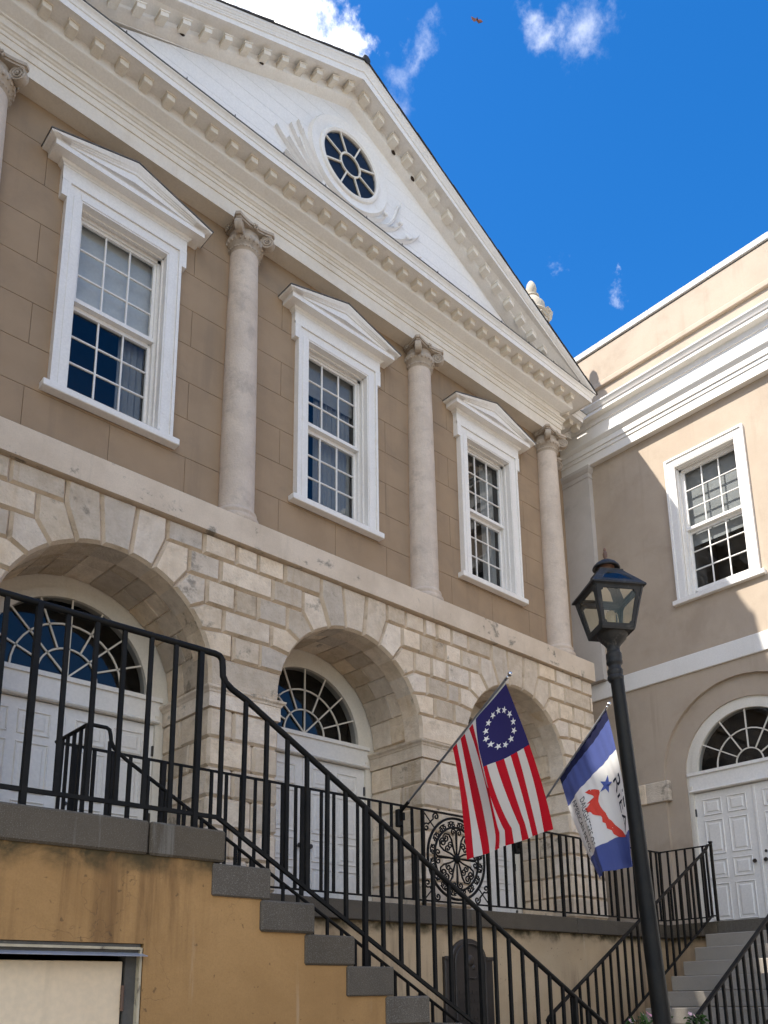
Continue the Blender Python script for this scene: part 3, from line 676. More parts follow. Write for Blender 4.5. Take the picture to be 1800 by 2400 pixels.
# ------------------------------------------------------------------ columns
CT, CB = 9.63, 5.35
rb_, rt_ = .214, .180
prof = [(.262, 0), (.262, .075), (.272, .09), (.278, .115), (.272, .14), (.25, .155), (.238, .165), (.236, .18), (.245, .195), (.249, .21), (.243, .228), (.232, .236), (.226, .242), (.219, .26)]
sh = MB(); sp = [(.219, .26), (rb_, .32)]
for i in range(1, 13):
    t_ = i/12; sp.append((rb_-(rb_-rt_)*t_**1.6, .32+(CT-CB-.32-.33)*t_))
sh.lathe(sp, (0, 0, 0), 40, cap=False); shaft_me = sh.mesh('column', 'column_stone', 50)
bs = MB(); bs.lathe(prof, (0, 0, 0), 40); bs.box(-.285, .285, -.285, .2, -.06, .0); base_me = bs.mesh('column_base', 'column_stone', 40)
cp = MB(); zc0 = CT-CB-.33
cp.lathe([(rt_, -.05), (rt_+.004, -.03), (.198, -.02), (.204, -.006), (.198, .008), (.186, .014), (.186, .03), (.20, .05), (.232, .09), (.245, .125), (.235, .15), (.20, .16), (.20, .26)], (0, 0, zc0), 32)
for i in range(24):                                    # egg and dart
    a = 2*PI*i/24; cp.sphere((.228*math.cos(a), .228*math.sin(a), zc0+.10), .022, 6, 4, (.8, .8, 1.5))
for i in range(32):
    a = 2*PI*i/32; cp.sphere((.204*math.cos(a), .204*math.sin(a), zc0-.006), .012, 5, 4)
n = 6; ab = []                                         # abacus with concave sides
for k in range(4):
    a = PI/4+k*PI/2; dn = Vector((math.cos(a), math.sin(a))); tn = Vector((-dn.y, dn.x)); nx = Vector((math.cos(a+PI/2), math.sin(a+PI/2))); tx = Vector((-nx.y, nx.x))
    A = dn*.385+tn*.03; Bq = nx*.385-tx*.03; mid = (dn+nx).normalized()*.205
    ab.append(dn*.385-tn*.03)
    for i in range(n): 
        t_ = i/n; ab.append(A*(1-t_)**2+mid*2*t_*(1-t_)*.98+Bq*t_*t_)
for z0, z1, k in ((.265, .29, .93), (.29, .33, 1.0)):
    cp.prism([(p.x*k, p.y*k) for p in ab], zc0+z0, zc0+z1, lambda a, b, d: (a, b, d))
for k in range(4):
    a = k*PI/2; d = Vector((math.cos(a), math.sin(a), 0)); t_ = Vector((-d.y, d.x, 0))
    c0 = d*.262+Vector((0, 0, zc0+.285))                  # rosette on each side
    cp.sphere(c0+d*.012, .014, 6, 4)
    for j in range(6):
        b_ = j*PI/3; cp.sphere(c0+(t_*math.cos(b_)+Vector((0, 0, math.sin(b_))))*.030, .017, 6, 4)
    a = k*PI/2+PI/4; d = Vector((math.cos(a), math.sin(a), 0)); ax = Vector((-d.y, d.x, 0))
    cc = d*.305+Vector((0, 0, zc0+.185))                 # diagonal volutes
    for sgn in (-1, 1):
        pts = []; m_ = 44
        for i in range(m_+1):
            t_ = i/m_; ang = PI/2-sgn*0+t_*2.6*2*PI; r_ = .082*(1-t_)+.012
            pts.append(cc+ax*(sgn*(.034+.012*t_))-d*(r_*math.cos(-ang)*-1 if False else r_*math.cos(ang)*-1)+Vector((0, 0, r_*math.sin(ang))))
        cp.tube(pts, [.0125-.004*i/m_ for i in range(m_+1)], 6)
        cp.sphere(cc+ax*sgn*.045, .016, 6, 4)
    seg = 18; ring = []
    for sgn in (-.034, .034):
        ring += [cc+ax*sgn+(d*math.cos(2*PI*i/seg)+Vector((0, 0, math.sin(2*PI*i/seg))))*.084 for i in range(seg)]
    cp.add(ring, [tuple(range(seg)), tuple(range(2*seg-1, seg-1, -1))]+[(i, (i+1) % seg, seg+(i+1) % seg, seg+i) for i in range(seg)])
    st = [d*.20+Vector((0, 0, zc0+.20)), d*.25+Vector((0, 0, zc0+.268)), d*.305+Vector((0, 0, zc0+.272))]
    cp.tube(st, .036, 6)
cap_me = cp.mesh('capital', 'capital_stone', 45)
def column(x, y):
    o = obj('column', shaft_me, None, B, (x, y, CB))
    for nm, me in (('column_base', base_me), ('capital', cap_me)):
        q = bpy.data.objects.new(nm, me); col.objects.link(q); q.parent = o
    return o
for px in PIERS: column(px, 8.03)
column(11.60, 8.50)

# ------------------------------------------------------------------ entablature
ENT = [(-.26, 9.63), (0, 9.63), (0, 9.825), (.014, 9.828), (.014, 9.92), (.026, 9.924), (.026, 9.968), (.04, 9.978), (.05, 9.996), (.066, 10.008), (.066, 10.045), (.0, 10.055), (.0, 10.18),
       (.022, 10.184), (.03, 10.192), (.06, 10.20), (.10, 10.215), (.14, 10.232), (.16, 10.24), (.17, 10.25), (.17, 10.375), (.408, 10.375), (.408, 10.36), (.418, 10.36), (.418, 10.44), (.43, 10.447), (.436, 10.47), (.45, 10.492), (.47, 10.508), (.474, 10.518), (-.26, 10.53)]
EP = [(-6, 8.75), (1.12, 8.75), (1.12, 8.31), (1.48, 8.31), (1.48, ARCH_Y), (11.39, ARCH_Y), (11.39, 8.31), (11.74, 8.31), (11.74, 8.75), (12.45, 8.75)]
def zslice(z0, z1):
    """outward boundary of the entablature between two heights, closed at the back"""
    return z0, z1
i_fr, i_bed = 12, 19
mb = MB(); mb.sweep(EP, ENT[:i_fr]+[(-.26, 10.055)]); obj('architrave', mb, 'cream_paint', B)
mb = MB(); mb.sweep(EP, [(-.26, 10.05)]+ENT[11:13]+[(-.26, 10.18)]); obj('frieze', mb, 'cream_paint', B)
mb = MB(); mb.sweep(EP, [(-.26, 10.1801)]+ENT[13:]); obj('cornice', mb, 'white_paint', B)
mb = MB(); mb.sweep(EP, [(.15, 10.522), (.481, 10.520), (.483, 10.532), (.15, 10.545)]); obj('lead_cover', mb, 'flashing', B)
MH, MD = .088, .145
mm = MB(); mm.cbox(-.052, .052, -MD, .0, -MH, -.004, .006); mm.box(-.062, .062, -MD-.008, 0, -.02, -.001)
mod_me = mm.mesh('modillion', 'modillion_paint')
k = 0; x = XC
xs = [XC+.29*i for i in range(-17, 18)]
for x in xs:
    o = bpy.data.objects.new('modillion', mod_me); col.objects.link(o); o.parent = B; o.location = Vector((x, ARCH_Y-.17, 10.375))-W[B.name]
for y in (7.93, 8.14):                                 # on the return
    o = bpy.data.objects.new('modillion', mod_me); col.objects.link(o); o.parent = B; o.location = Vector((11.39+.17, y, 10.375))-W[B.name]; o.rotation_euler = (0, 0, PI/2)
for x in (11.93, 12.15):
    o = bpy.data.objects.new('modillion', mod_me); col.objects.link(o); o.parent = B; o.location = Vector((x, 8.31-.17, 10.375))-W[B.name]
for i in range(14):                                    # small spikes along the lead flashing
    sp_ = MB(); sp_.tube([(0, 0, 0), (.004, 0, .045)], [.012, .003], 5)
    obj('flashing_clip', sp_, 'flashing', B, (2.2+.98*i*.72+random.uniform(-.05, .05), ARCH_Y-.474, 10.53))

# ------------------------------------------------------------------ pediment
SL = .515; APX = 13.36
def T(x): return APX-SL*abs(x-XC)
TY = ARCH_Y-.055                                       # tympanum plane
z = 10.52; hb = .235
while z < 12.95:
    z2 = min(z+hb, 12.99)
    def hwid(zz): return max(0.0, (APX-.43-zz)/SL)
    a, b_ = hwid(z), hwid(z2)
    if a > .05:
        P = [(XC-a, z+.0012), (XC+a, z+.0012), (XC+b_, z2-.0012), (XC-b_, z2-.0012)] if b_ > .02 else [(XC-a, z+.0012), (XC+a, z+.0012), (XC, z2-.0012)]
        m_ = MB(); m_.stone(P, TY, TY+.03, .0015, .0015); obj('tympanum_board', m_, 'tympanum_paint', B)
    z = z2
mb = MB(); mb.box(XC-4.9, XC+4.9, TY+.022, TY+.2, 10.4, 10.6); mb.add([(XC-4.7, TY+.024, 10.5), (XC+4.7, TY+.024, 10.5), (XC, TY+.024, 12.95)], [(0, 1, 2)]); obj('pediment_core', mb, 'tympanum_paint', B)
RAKE = [(-.10, -.52), (.03, -.515), (.036, -.49), (.06, -.475), (.10, -.455), (.14, -.43), (.16, -.415), (.17, -.40), (.17, -.262), (.408, -.262), (.408, -.275), (.418, -.275), (.418, -.155), (.432, -.147), (.436, -.12), (.448, -.085), (.468, -.045), (.478, -.035), (.478, .0), (-.10, .0)]
XE = 4.96+.474
for s_ in (-1, 1):
    rk = MB(); n = len(RAKE); vs = []
    for o_, h_ in RAKE:
        xe = 4.96+max(o_, 0)
        vs += [(XC, ARCH_Y-o_, APX+h_), (XC+s_*xe, ARCH_Y-o_, max(APX+h_-SL*xe, 10.515))]
    fs = [tuple(2*i for i in range(n)), tuple(2*i+1 for i in reversed(range(n)))]+[(2*i, 2*i+1, 2*((i+1) % n)+1, 2*((i+1) % n)) for i in range(n)]
    rk.add(vs, fs); obj('raking_cornice', rk, 'white_paint', B)
    mm = MB(); hw_ = .052
    def zz(x_): return -SL*x_*s_
    A = []
    for (xx, yy, h0) in ((-hw_, 0, 0), (hw_, 0, 0), (hw_, -MD, 0), (-hw_, -MD, 0), (-hw_, 0, -MH), (hw_, 0, -MH), (hw_, -MD, -MH), (-hw_, -MD, -MH)): A.append((xx, yy, zz(xx)+h0))
    mm.add(A, [(0, 1, 2, 3), (7, 6, 5, 4), (0, 1, 5, 4), (1, 2, 6, 5), (2, 3, 7, 6), (3, 0, 4, 7)])
    A = []
    hw_ = .062
    for (xx, yy, h0) in ((-hw_, 0, -.001), (hw_, 0, -.001), (hw_, -MD-.008, -.001), (-hw_, -MD-.008, -.001), (-hw_, 0, -.02), (hw_, 0, -.02), (hw_, -MD-.008, -.02), (-hw_, -MD-.008, -.02)): A.append((xx, yy, zz(xx)+h0))
    mm.add(A, [(0, 1, 2, 3), (7, 6, 5, 4), (0, 1, 5, 4), (1, 2, 6, 5), (2, 3, 7, 6), (3, 0, 4, 7)])
    me = mm.mesh('modillion', 'modillion_paint')
    for i in range(0 if s_ > 0 else 1, 17):
        xm = .145+.29*i if True else 0
        if s_ < 0: xm = .145+.29*(i-1)
        o = bpy.data.objects.new('modillion', me); col.objects.link(o); o.parent = B; o.location = Vector((XC+s_*xm, ARCH_Y-.17, APX-.262-SL*xm))-W[B.name]
    rr_ = MB(); vs = []; PR = RAKE[12:19]
    for o_, h_ in PR:
        ze = max(APX+h_-SL*(4.96+o_), 10.516); vs += [(XC+s_*(4.96+o_), ARCH_Y-o_, ze), (XC+s_*(4.96+o_), 8.3, ze)]
    rr_.add(vs, [(2*i, 2*i+1, 2*i+3, 2*i+2) for i in range(6)]); obj('cornice_return', rr_, 'white_paint', B)
    # slate verge: short tiles along the rake
    i = 0; xm = 0.0
    while xm < XE+.02:
        ln = .20+random.uniform(-.03, .03); th = random.uniform(.022, .034); o_ = random.uniform(.49, .50); dz = random.uniform(.001, .005)
        a, b_ = xm, min(xm+ln, XE+.04); tl = MB()
        P4 = [(XC+s_*a, T(XC+s_*a)+dz), (XC+s_*b_, T(XC+s_*b_)+.001), (XC+s_*b_, T(XC+s_*b_)+th*.8), (XC+s_*a, T(XC+s_*a)+th+dz)]
        tl.prism(P4, ARCH_Y-o_, ARCH_Y+.5); obj('verge_slate', tl, 'slate', B)
        xm += ln
    rf = MB(); xe = XE+.02
    rf.add([(XC, ARCH_Y-.47, APX+.005), (XC+s_*xe, ARCH_Y-.47, APX+.005-SL*xe), (XC+s_*xe, 20, APX+.005-SL*xe), (XC, 20, APX+.005), (XC, ARCH_Y-.47, APX+.03), (XC+s_*xe, ARCH_Y-.47, APX+.03-SL*xe), (XC+s_*xe, 20, APX+.03-SL*xe), (XC, 20, APX+.03)], [(0, 1, 2, 3), (4, 5, 6, 7), (0, 1, 5, 4), (1, 2, 6, 5), (2, 3, 7, 6), (3, 0, 4, 7)])
    obj('roof', rf, 'slate', B)
mb = MB(); mb.tube([(XC, ARCH_Y-.50, APX+.03), (XC, 20, APX+.03)], .065, 10); obj('ridge_tile', mb, 'slate', B)
for (x_, o_, dz) in ((XC-2.75, .17, -.33), (XC-1.60, .17, -.33), (XC+.80, .17, -.35), (XC+1.2, .17, -.34)):     # open bird holes between modillions
    m_ = MB(); m_.sphere((0, 0, 0), .045, 7, 5, (1, .25, 1)); obj('hole', m_, 'hole_dark', B, (x_, ARCH_Y-.172, T(x_)+dz))

# oculus with ring, bars, panes and palm sprays
OX, OZ, OR = 6.445, 11.80, .49
oc = MB(); rings = [(OR, -.055), (OR+.03, -.075), (OR+.06, -.06), (OR+.07, -.03), (OR+.15, -.035), (OR+.19, -.055), (OR+.22, -.06), (OR+.24, -.03), (OR+.25, .0), (OR, .0)]
m_ = 48; vs = []; n = len(rings)
for i in range(m_):
    a = 2*PI*i/m_
    for r_, y_ in rings: vs.append((OX+r_*math.cos(a), TY+y_, OZ+r_*math.sin(a)))
fs = [(i*n+k, ((i+1) % m_)*n+k, ((i+1) % m_)*n+(k+1) % n, i*n+(k+1) % n) for i in range(m_) for k in range(n)]
oc.add(vs, fs); OC = obj('oculus', oc, 'white_paint', B, smooth=40)
bars = MB()
for k in range(8):
    a = PI/8+k*PI/4; bars.tube([(OX+.17*math.cos(a), TY-.035, OZ+.17*math.sin(a)), (OX+(OR+.01)*math.cos(a), TY-.035, OZ+(OR+.01)*math.sin(a))], .016, 4)
bars.tube([(OX+.18*math.cos(2*PI*i/28), TY-.036, OZ+.18*math.sin(2*PI*i/28)) for i in range(28)], .018, 4, close=True)
obj('oculus_bars', bars, 'casing_paint', OC, local=True)
for k in range(8):
    A = [PI/8+k*PI/4+PI/4*i/4 for i in range(5)]
    P = [(OX+.18*math.cos(a), OZ+.18*math.sin(a)) for a in A]+[(OX+OR*math.cos(a), OZ+OR*math.sin(a)) for a in reversed(A)]
    pm = MB(); pm.add([(x, TY-.025, z_) for x, z_ in P], [tuple(range(len(P)))]); obj('pane', pm, 'fan_glass', OC, local=True)
pm = MB(); pm.add([(OX+.18*math.cos(2*PI*i/20), TY-.025, OZ+.18*math.sin(2*PI*i/20)) for i in range(20)], [tuple(range(20))]); obj('pane', pm, 'fan_glass', OC, local=True)
pm = MB(); pm.add([(OX+OR*math.cos(2*PI*i/30), TY-.006, OZ+OR*math.sin(2*PI*i/30)) for i in range(30)], [tuple(range(30))]); obj('dark_room', pm, 'room', OC, local=True)
def spray(pts, w0, curl=None):
    """carved palm blade: flat tapered ridge along a curve in the tympanum plane"""
    mb = MB(); P = []
    q = 14
    for i in range(q+1):
        t_ = i/q; a, b_, c_ = pts; P.append(Vector(a)*(1-t_)**2+Vector(b_)*2*t_*(1-t_)+Vector(c_)*t_*t_)
    vs = []
    for i, p in enumerate(P):
        d = (P[min(i+1, q)]-P[max(i-1, 0)]).normalized(); nn = Vector((-d.y, d.x)); t_ = i/q
        wv = w0*(.45+.9*math.sin(PI*min(1, t_*.8+.15)))*(1 if t_ < .9 else (1-t_)*8+.2)
        lift = .025+.035*t_
        vs += [(p.x-nn.x*wv, TY-.004, p.y-nn.y*wv), (p.x, TY-lift, p.y), (p.x+nn.x*wv, TY-.004, p.y+nn.y*wv)]
    fs = []
    for i in range(q): fs += [(3*i, 3*i+3, 3*i+4, 3*i+1), (3*i+1, 3*i+4, 3*i+5, 3*i+2)]
    fs.append((3*q, 3*q+2, 3*q+1)); mb.add(vs, fs)
    if curl:
        c, r_ = curl; mb.sphere((c[0], TY-.04, c[1]), r_, 8, 6, (1, .6, 1))
    return mb
left = [((5.90, 11.04), (5.5, 11.17), (5.145, 11.48), .030), ((5.92, 11.1), (5.66, 11.18), (5.35, 11.44), .022), ((5.95, 11.14), (5.68, 11.3), (5.52, 11.56), .028), ((5.96, 11.2), (5.72, 11.42), (5.585, 11.76), .030),
        ((5.96, 11.27), (5.74, 11.5), (5.50, 11.85), .018), ((5.95, 11.3), (5.86, 11.4), (5.79, 11.56), .022), ((5.92, 11.0), (5.6, 11.02), (5.31, 11.18), .026), ((5.96, 10.95), (5.7, 10.94), (5.45, 11.02), .026), ((5.95, 11.18), (5.60, 11.36), (5.38, 11.70), .014)]
for a, b_, c_, wv in left: obj('palm_blade', spray((a, b_, c_), wv*.55), 'tympanum_paint', B, smooth=60)
right = [((6.6, 11.14), (6.95, 11.10), (7.15, 11.40), .024, ((7.13, 11.43), .042)), ((6.62, 11.1), (7.15, 11.04), (7.45, 11.45), .026, ((7.44, 11.48), .045)), ((6.65, 11.05), (7.2, 10.92), (7.58, 11.28), .024, ((7.57, 11.31), .04)),
         ((6.7, 11.0), (7.4, 10.90), (7.84, 11.52), .020, None), ((6.9, 10.95), (7.45, 10.82), (7.86, 11.12), .022, None), ((7.05, 11.2), (7.30, 11.3), (7.40, 11.80), .018, None), ((7.0, 11.16), (7.3, 11.22), (7.46, 11.88), .015, None), ((6.75, 11.08), (7.1, 11.05), (7.32, 11.36), .014, None), ((6.85, 11.0), (7.3, 10.95), (7.70, 11.38), .016, None), ((7.0, 10.9), (7.4, 10.8), (7.65, 10.95), .018, None)]
for a, b_, c_, wv, cu in right: obj('palm_blade', spray((a, b_, c_), wv, cu), 'tympanum_paint', B, smooth=60)
# ================================================================== urn on the roof corner
urn = thing('stone_urn', 'carved stone urn with handles standing on the roof slope above the right column', 'urn', (11.18, 8.17, 10.9))
U = (11.18, 8.17, 0)
mb = MB(); mb.cbox(11.18-.24, 11.18+.24, 8.17-.24, 8.17+.24, 10.80, 11.42, .02); mb.cbox(11.18-.28, 11.18+.28, 8.17-.28, 8.17+.28, 11.42, 11.48, .015); obj('pedestal', mb, 'urn_stone', urn)
mb = MB(); mb.lathe([(.0, 11.48), (.17, 11.48), (.17, 11.53), (.10, 11.57), (.075, 11.63), (.09, 11.68), (.16, 11.74), (.235, 11.86), (.275, 12.100), (.285, 12.200), (.27, 12.260), (.285, 12.270), (.30, 12.300), (.285, 12.330), (.255, 12.340), (.25, 12.400), (.235, 12.540), (.17, 12.630), (.125, 12.700)], U, 28, cap=False); obj('body', mb, 'urn_stone', urn, smooth=30)
mb = MB(); mb.lathe([(.125, 12.700), (.145, 12.715), (.145, 12.740), (.10, 12.760), (.075, 12.800), (.095, 12.860), (.10, 12.930), (.08, 13.020), (.04, 13.085), (0, 13.100)], U, 20, cap=False); obj('finial', mb, 'urn_stone', urn, smooth=40)
for a in (-.35, -.35+PI):
    d = Vector((math.cos(a), math.sin(a), 0)); c0 = Vector((11.18, 8.17, 0))
    mb = MB(); mb.tube([c0+d*.24+Vector((0, 0, 12.520)), c0+d*.33+Vector((0, 0, 12.600)), c0+d*.385+Vector((0, 0, 12.520)), c0+d*.37+Vector((0, 0, 12.400)), c0+d*.30+Vector((0, 0, 12.320))], [.045, .055, .06, .05, .04], 7); mb.sphere(c0+d*.345+Vector((0, 0, 12.550)), .07, 8, 6)
    mb.tube([c0+d*.30+Vector((0, 0, 12.300)), c0+d*.31+Vector((.01, -.02, 12.120)), c0+d*.28+Vector((0, 0, 11.9))], [.03, .045, .02], 6); obj('handle', mb, 'urn_stone', urn, smooth=60)
for i in range(10):
    a0 = 2*PI*i/10; mb = MB(); mb.tube([(11.18+.285*math.cos(a0+2*PI/10*t/4), 8.17+.285*math.sin(a0+2*PI/10*t/4), 12.220-.06*math.sin(PI*t/4)) for t in range(5)], .018, 5); obj('swag', mb, 'urn_stone', urn)

# ================================================================== right wing
WX = 12.52; WA = 12.40; WY0, WY1 = 1.6, 9.0
wing = thing('wing_building', 'tan stucco side wing in part sun with plain parapet and arched white door', 'building', (WX, 5.0, GZ))
ACY, AR1, AR2, AZ = 5.70, 1.41, 1.06, 3.40
WINY = 5.83; WHW = .70
wh = [(WINY-.53, WINY+.53, 6.36, 8.84)]
def arch_sheet(mb, X, y0, y1, z0, z1, cy, r, zs, holes=()):
    n = 28
    wall_holes(mb, y0, cy-r, z0, z1, holes, lambda a, z: (X, a, z)); wall_holes(mb, cy+r, y1, z0, z1, holes, lambda a, z: (X, a, z))
    zt = zs+r+.05
    for i in range(n):
        a0, a1 = PI*i/n, PI*(i+1)/n
        p = [(cy+r*math.cos(a), zs+r*math.sin(a)) for a in (a0, a1)]
        mb.add([(X, p[0][0], p[0][1]), (X, p[1][0], p[1][1]), (X, p[1][0], zt), (X, p[0][0], zt)], [(0, 1, 2, 3)])
    wall_holes(mb, cy-r, cy+r, zt, z1, holes, lambda a, z: (X, a, z))
def reveal(mb, X0, X1, cy, r, zs, z0):
    n = 28; pts = [(cy-r, z0), (cy-r, zs)]+[(cy-r*math.cos(PI*i/n), zs+r*math.sin(PI*i/n)) for i in range(1, n)]+[(cy+r, zs), (cy+r, z0)]
    for a, b in zip(pts[:-1], pts[1:]): mb.add([(X0, a[0], a[1]), (X0, b[0], b[1]), (X1, b[0], b[1]), (X1, a[0], a[1])], [(0, 1, 2, 3)])
mb = MB(); arch_sheet(mb, WX, WY0, WY1, GZ, 9.70, ACY, AR1, AZ, wh); reveal(mb, WX, WX+.07, ACY, AR1, AZ, GZ)
arch_sheet(mb, WX+.07, ACY-AR1-.1, ACY+AR1+.1, GZ, AZ+AR1+.2, ACY, AR2, AZ); reveal(mb, WX+.07, WX+.13, ACY, AR2, AZ, GZ)
mb.add([(WX, WY0, GZ), (20, WY0, GZ), (20, WY0, 11.9), (WX, WY0, 11.9)], [(0, 1, 2, 3)])
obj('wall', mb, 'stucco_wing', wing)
mb = MB(); mb.box(WX+1.6, 20, WY0+.1, WY1+4, GZ, 11.5); obj('core', mb, 'room', wing)
make_door(wing, (WX+.12, ACY, TERR), -PI/2, .97, 2.19, .85, AZ+.03-TERR, 1.12, 1.1, plan='wing')
make_window(wing, (WX-.03, WINY, 6.36), -PI/2, False, 'window_glass', 'wing', hw_out=.71, hw_in=.535, ztop=2.44, wall=.05)
mb = MB(); wp = [(WX, WY1), (WX, WY0)]; mb.sweep(wp, [(-.02, 5.06), (.035, 5.06), (.04, 5.07), (.04, 5.355), (.035, 5.365), (-.02, 5.37)]); obj('belt_course', mb, 'wing_trim', wing)
for a, b in ((ACY+AR1-.09, 8.7),):
    xs = [a, a+.42, b]
    for p, q in zip(xs[:-1], xs[1:]):
        mb = MB(); mb.cbox(WX-.045, WX+.06, p, q, 3.03, 3.37, .012); obj('impost_stone', mb, 'limestone', wing)
mb = MB(); mb.cbox(WX-.045, WX+.06, ACY-AR1-1.0, ACY-AR1+.09, 3.03, 3.37, .012); obj('impost_stone', mb, 'limestone', wing)
# pilaster in the corner
mb = MB(); mb.box(WA, WX+.02, 8.03, 8.95, 5.48, 9.42); obj('pilaster', mb, 'pilaster_grey', wing)
mb = MB(); mb.sweep([(WX, 8.98), (WA, 8.98), (WA, 8.03), (WX, 8.03)][::1], [(-.02, 9.40), (.012, 9.40), (.012, 9.43), (.0, 9.435), (.0, 9.50), (.012, 9.51), (.03, 9.54), (.045, 9.57), (.045, 9.628), (-.02, 9.628)]); obj('pilaster_cap', mb, 'pilaster_grey', wing)
mb = MB(); mb.box(WA-.03, WX, 8.0, 8.95, 5.372, 5.40); mb.box(WA-.022, WX, 8.008, 8.95, 5.40, 5.46); mb.box(WA-.01, WX, 8.02, 8.95, 5.46, 5.49); obj('pilaster_base', mb, 'pilaster_grey', wing)
ep = [(WA, 9.0), (WA, WY0)]
mb = MB(); mb.sweep(ep, [(-.13, 9.63), (0, 9.63), (0, 9.80), (.018, 9.803), (.018, 9.875), (.04, 9.879), (.04, 9.985), (.05, 9.99), (.062, 10.01), (.085, 10.035), (.095, 10.05), (.095, 10.062), (0, 10.072), (-.13, 10.072)]); obj('architrave', mb, 'wing_trim', wing)
mb = MB(); mb.sweep(ep, [(-.13, 10.0721), (0, 10.0721), (0, 10.385), (.022, 10.388), (.022, 10.40), (-.13, 10.40)]); obj('frieze', mb, 'wing_trim', wing)
mb = MB(); mb.sweep(ep, [(-.13, 10.4001), (.022, 10.4001), (.03, 10.49), (.06, 10.505), (.14, 10.51), (.14, 10.575), (.158, 10.58), (.17, 10.605), (.19, 10.635), (.21, 10.66), (.214, 10.685), (-.13, 10.70)]); obj('cornice', mb, 'wing_trim', wing)
mb = MB(); mb.sweep([(WA+.06, 9.0), (WA+.06, WY0)], [(-.3, 10.69), (0, 10.69), (0, 11.13), (.0, 11.13), (-.3, 11.13)]); obj('parapet_base', mb, 'stucco_wing', wing)
mb = MB(); mb.sweep([(WA+.06, 11.0), (WA+.06, WY0)], [(-.3, 11.1301), (.055, 11.1301), (.06, 11.14), (.055, 11.22), (.045, 11.24), (.045, 11.915), (-.3, 11.915)]); obj('parapet', mb, 'stucco_wing', wing)
mb = MB(); mb.box(WA+.03, WA+.4, WY0, 11.0, 11.9152, 11.9448); obj('coping_bed', mb, 'flashing', wing)
y = 11.0
for ln in (2.3, 1.1, 1.1, 1.13, 1.10, 1.10, 1.1, 1.1):
    mb = MB(); mb.cbox(WA-.02, WA+.45, y-ln+.006, y-.0, 11.945, 12.07, .008); obj('coping_stone', mb, 'coping', wing); y -= ln

# ================================================================== unseen buildings, invented to shade the court and stand in the panes
nb = thing('shade_block', 'unseen plain cream stucco block added left of the court to shade it', 'building', (-4, 0, GZ))
mb = MB(); mb.box(-12, -1.6, 4.2, 8.6, GZ, 12.4); mb.box(-12.2, -1.45, 4.0, 8.6, 12.4, 12.7); mb.box(-12, -1.6, 4.2, 8.6, 12.7, 14.05); obj('wall', mb, 'stucco_far', nb)
for i in range(2):
    for zf in (1.2, 4.8, 8.6):
        mb = MB(); y0 = 4.7+1.9*i; mb.box(-1.6, -1.57, y0, y0+1.1, zf, zf+2.0); obj('window', mb, 'room', nb)
sb = thing('street_building', 'unseen brick building with a dark roof across the street', 'building', (20, -20, GZ))
mb = MB(); mb.box(6, 44, -30, -19, GZ, 7.0); obj('wall', mb, 'brick_far', sb)
mb = MB(); mb.prism([(5.4, 6.9), (44.6, 6.9), (40, 11.0), (10, 11.0)], -30.6, -18.4); obj('roof', mb, 'slate', sb)
for i in range(9):
    for zf in (0.6, 3.8):
        mb = MB(); mb.box(8+4*i, 9.2+4*i, -19, -18.96, zf, zf+2.0); obj('window', mb, 'room', sb)

# ================================================================== terrace
SLY = 6.20
terr = thing('terrace', 'raised terrace with grey granite edge and tan stucco front below the arcade', 'terrace', (6.5, 6.3, GZ))
mb = MB(); mb.box(2.6, 10.76, SLY+.06, 8.9, GZ, TERR-.181); mb.box(10.74, 12.65, 3.84, 8.9, GZ, TERR-.181); obj('wall', mb, 'terrace_stucco', terr)
xs = [2.46, 4.1, 5.6, 6.75, 8.62, 10.02, 10.68]
for a, b in zip(xs[:-1], xs[1:]):
    mb = MB(); mb.cbox(a+.002, b-.002, SLY, SLY+.55, TERR-.18, TERR, .008); obj('edge_stone', mb, 'granite', terr)
ys = [SLY+.55, 5.5, 3.84]
for a, b in zip(ys[:-1], ys[1:]):
    mb = MB(); mb.cbox(10.68, 11.25, b+.002, a-.002, TERR-.18, TERR, .008); obj('edge_stone', mb, 'granite', terr)
mb = MB(); mb.box(-6, 11.2, SLY+.56, 8.9, TERR-.17, TERR-.006); mb.box(11.26, 12.8, 3.84, 8.9, TERR-.17, TERR-.006); obj('floor', mb, 'granite', terr)

# ================================================================== near staircase
SY = 4.0; SX0 = 2.435; RISE, RUN = .1755, .305; SYB = 5.86
st = thing('front_staircase', 'ochre stucco staircase with grey granite steps at lower left', 'staircase', (3, 4.5, GZ))
pts = [(-3.0, GZ), (-3.0, TERR-.17), (SX0-.06, TERR-.17)]
x = SX0-.06; z = TERR-.17
for k in range(1, 15):
    zt = TERR-.004-RISE*k-.17
    pts += [(SX0-.06+RUN*(k-1), zt), (SX0-.06+RUN*k, zt)]
pts[-1] = (pts[-1][0], GZ)
pts = [p for p in pts if p[1] >= GZ]+[(SX0-.06+RUN*13, GZ)]
DX0, DX1, DZ1 = 1.02, 2.0, .278
mb = MB()
def side_top(xx):
    if xx <= SX0-.06: return TERR-.17
    k = int((xx-(SX0-.06))/RUN-1e-9)+1; return max(GZ, TERR-.004-RISE*k-.17)
cols_ = [-3.0, DX0, DX1, SX0-.06]+[SX0-.06+RUN*k for k in range(1, 15)]
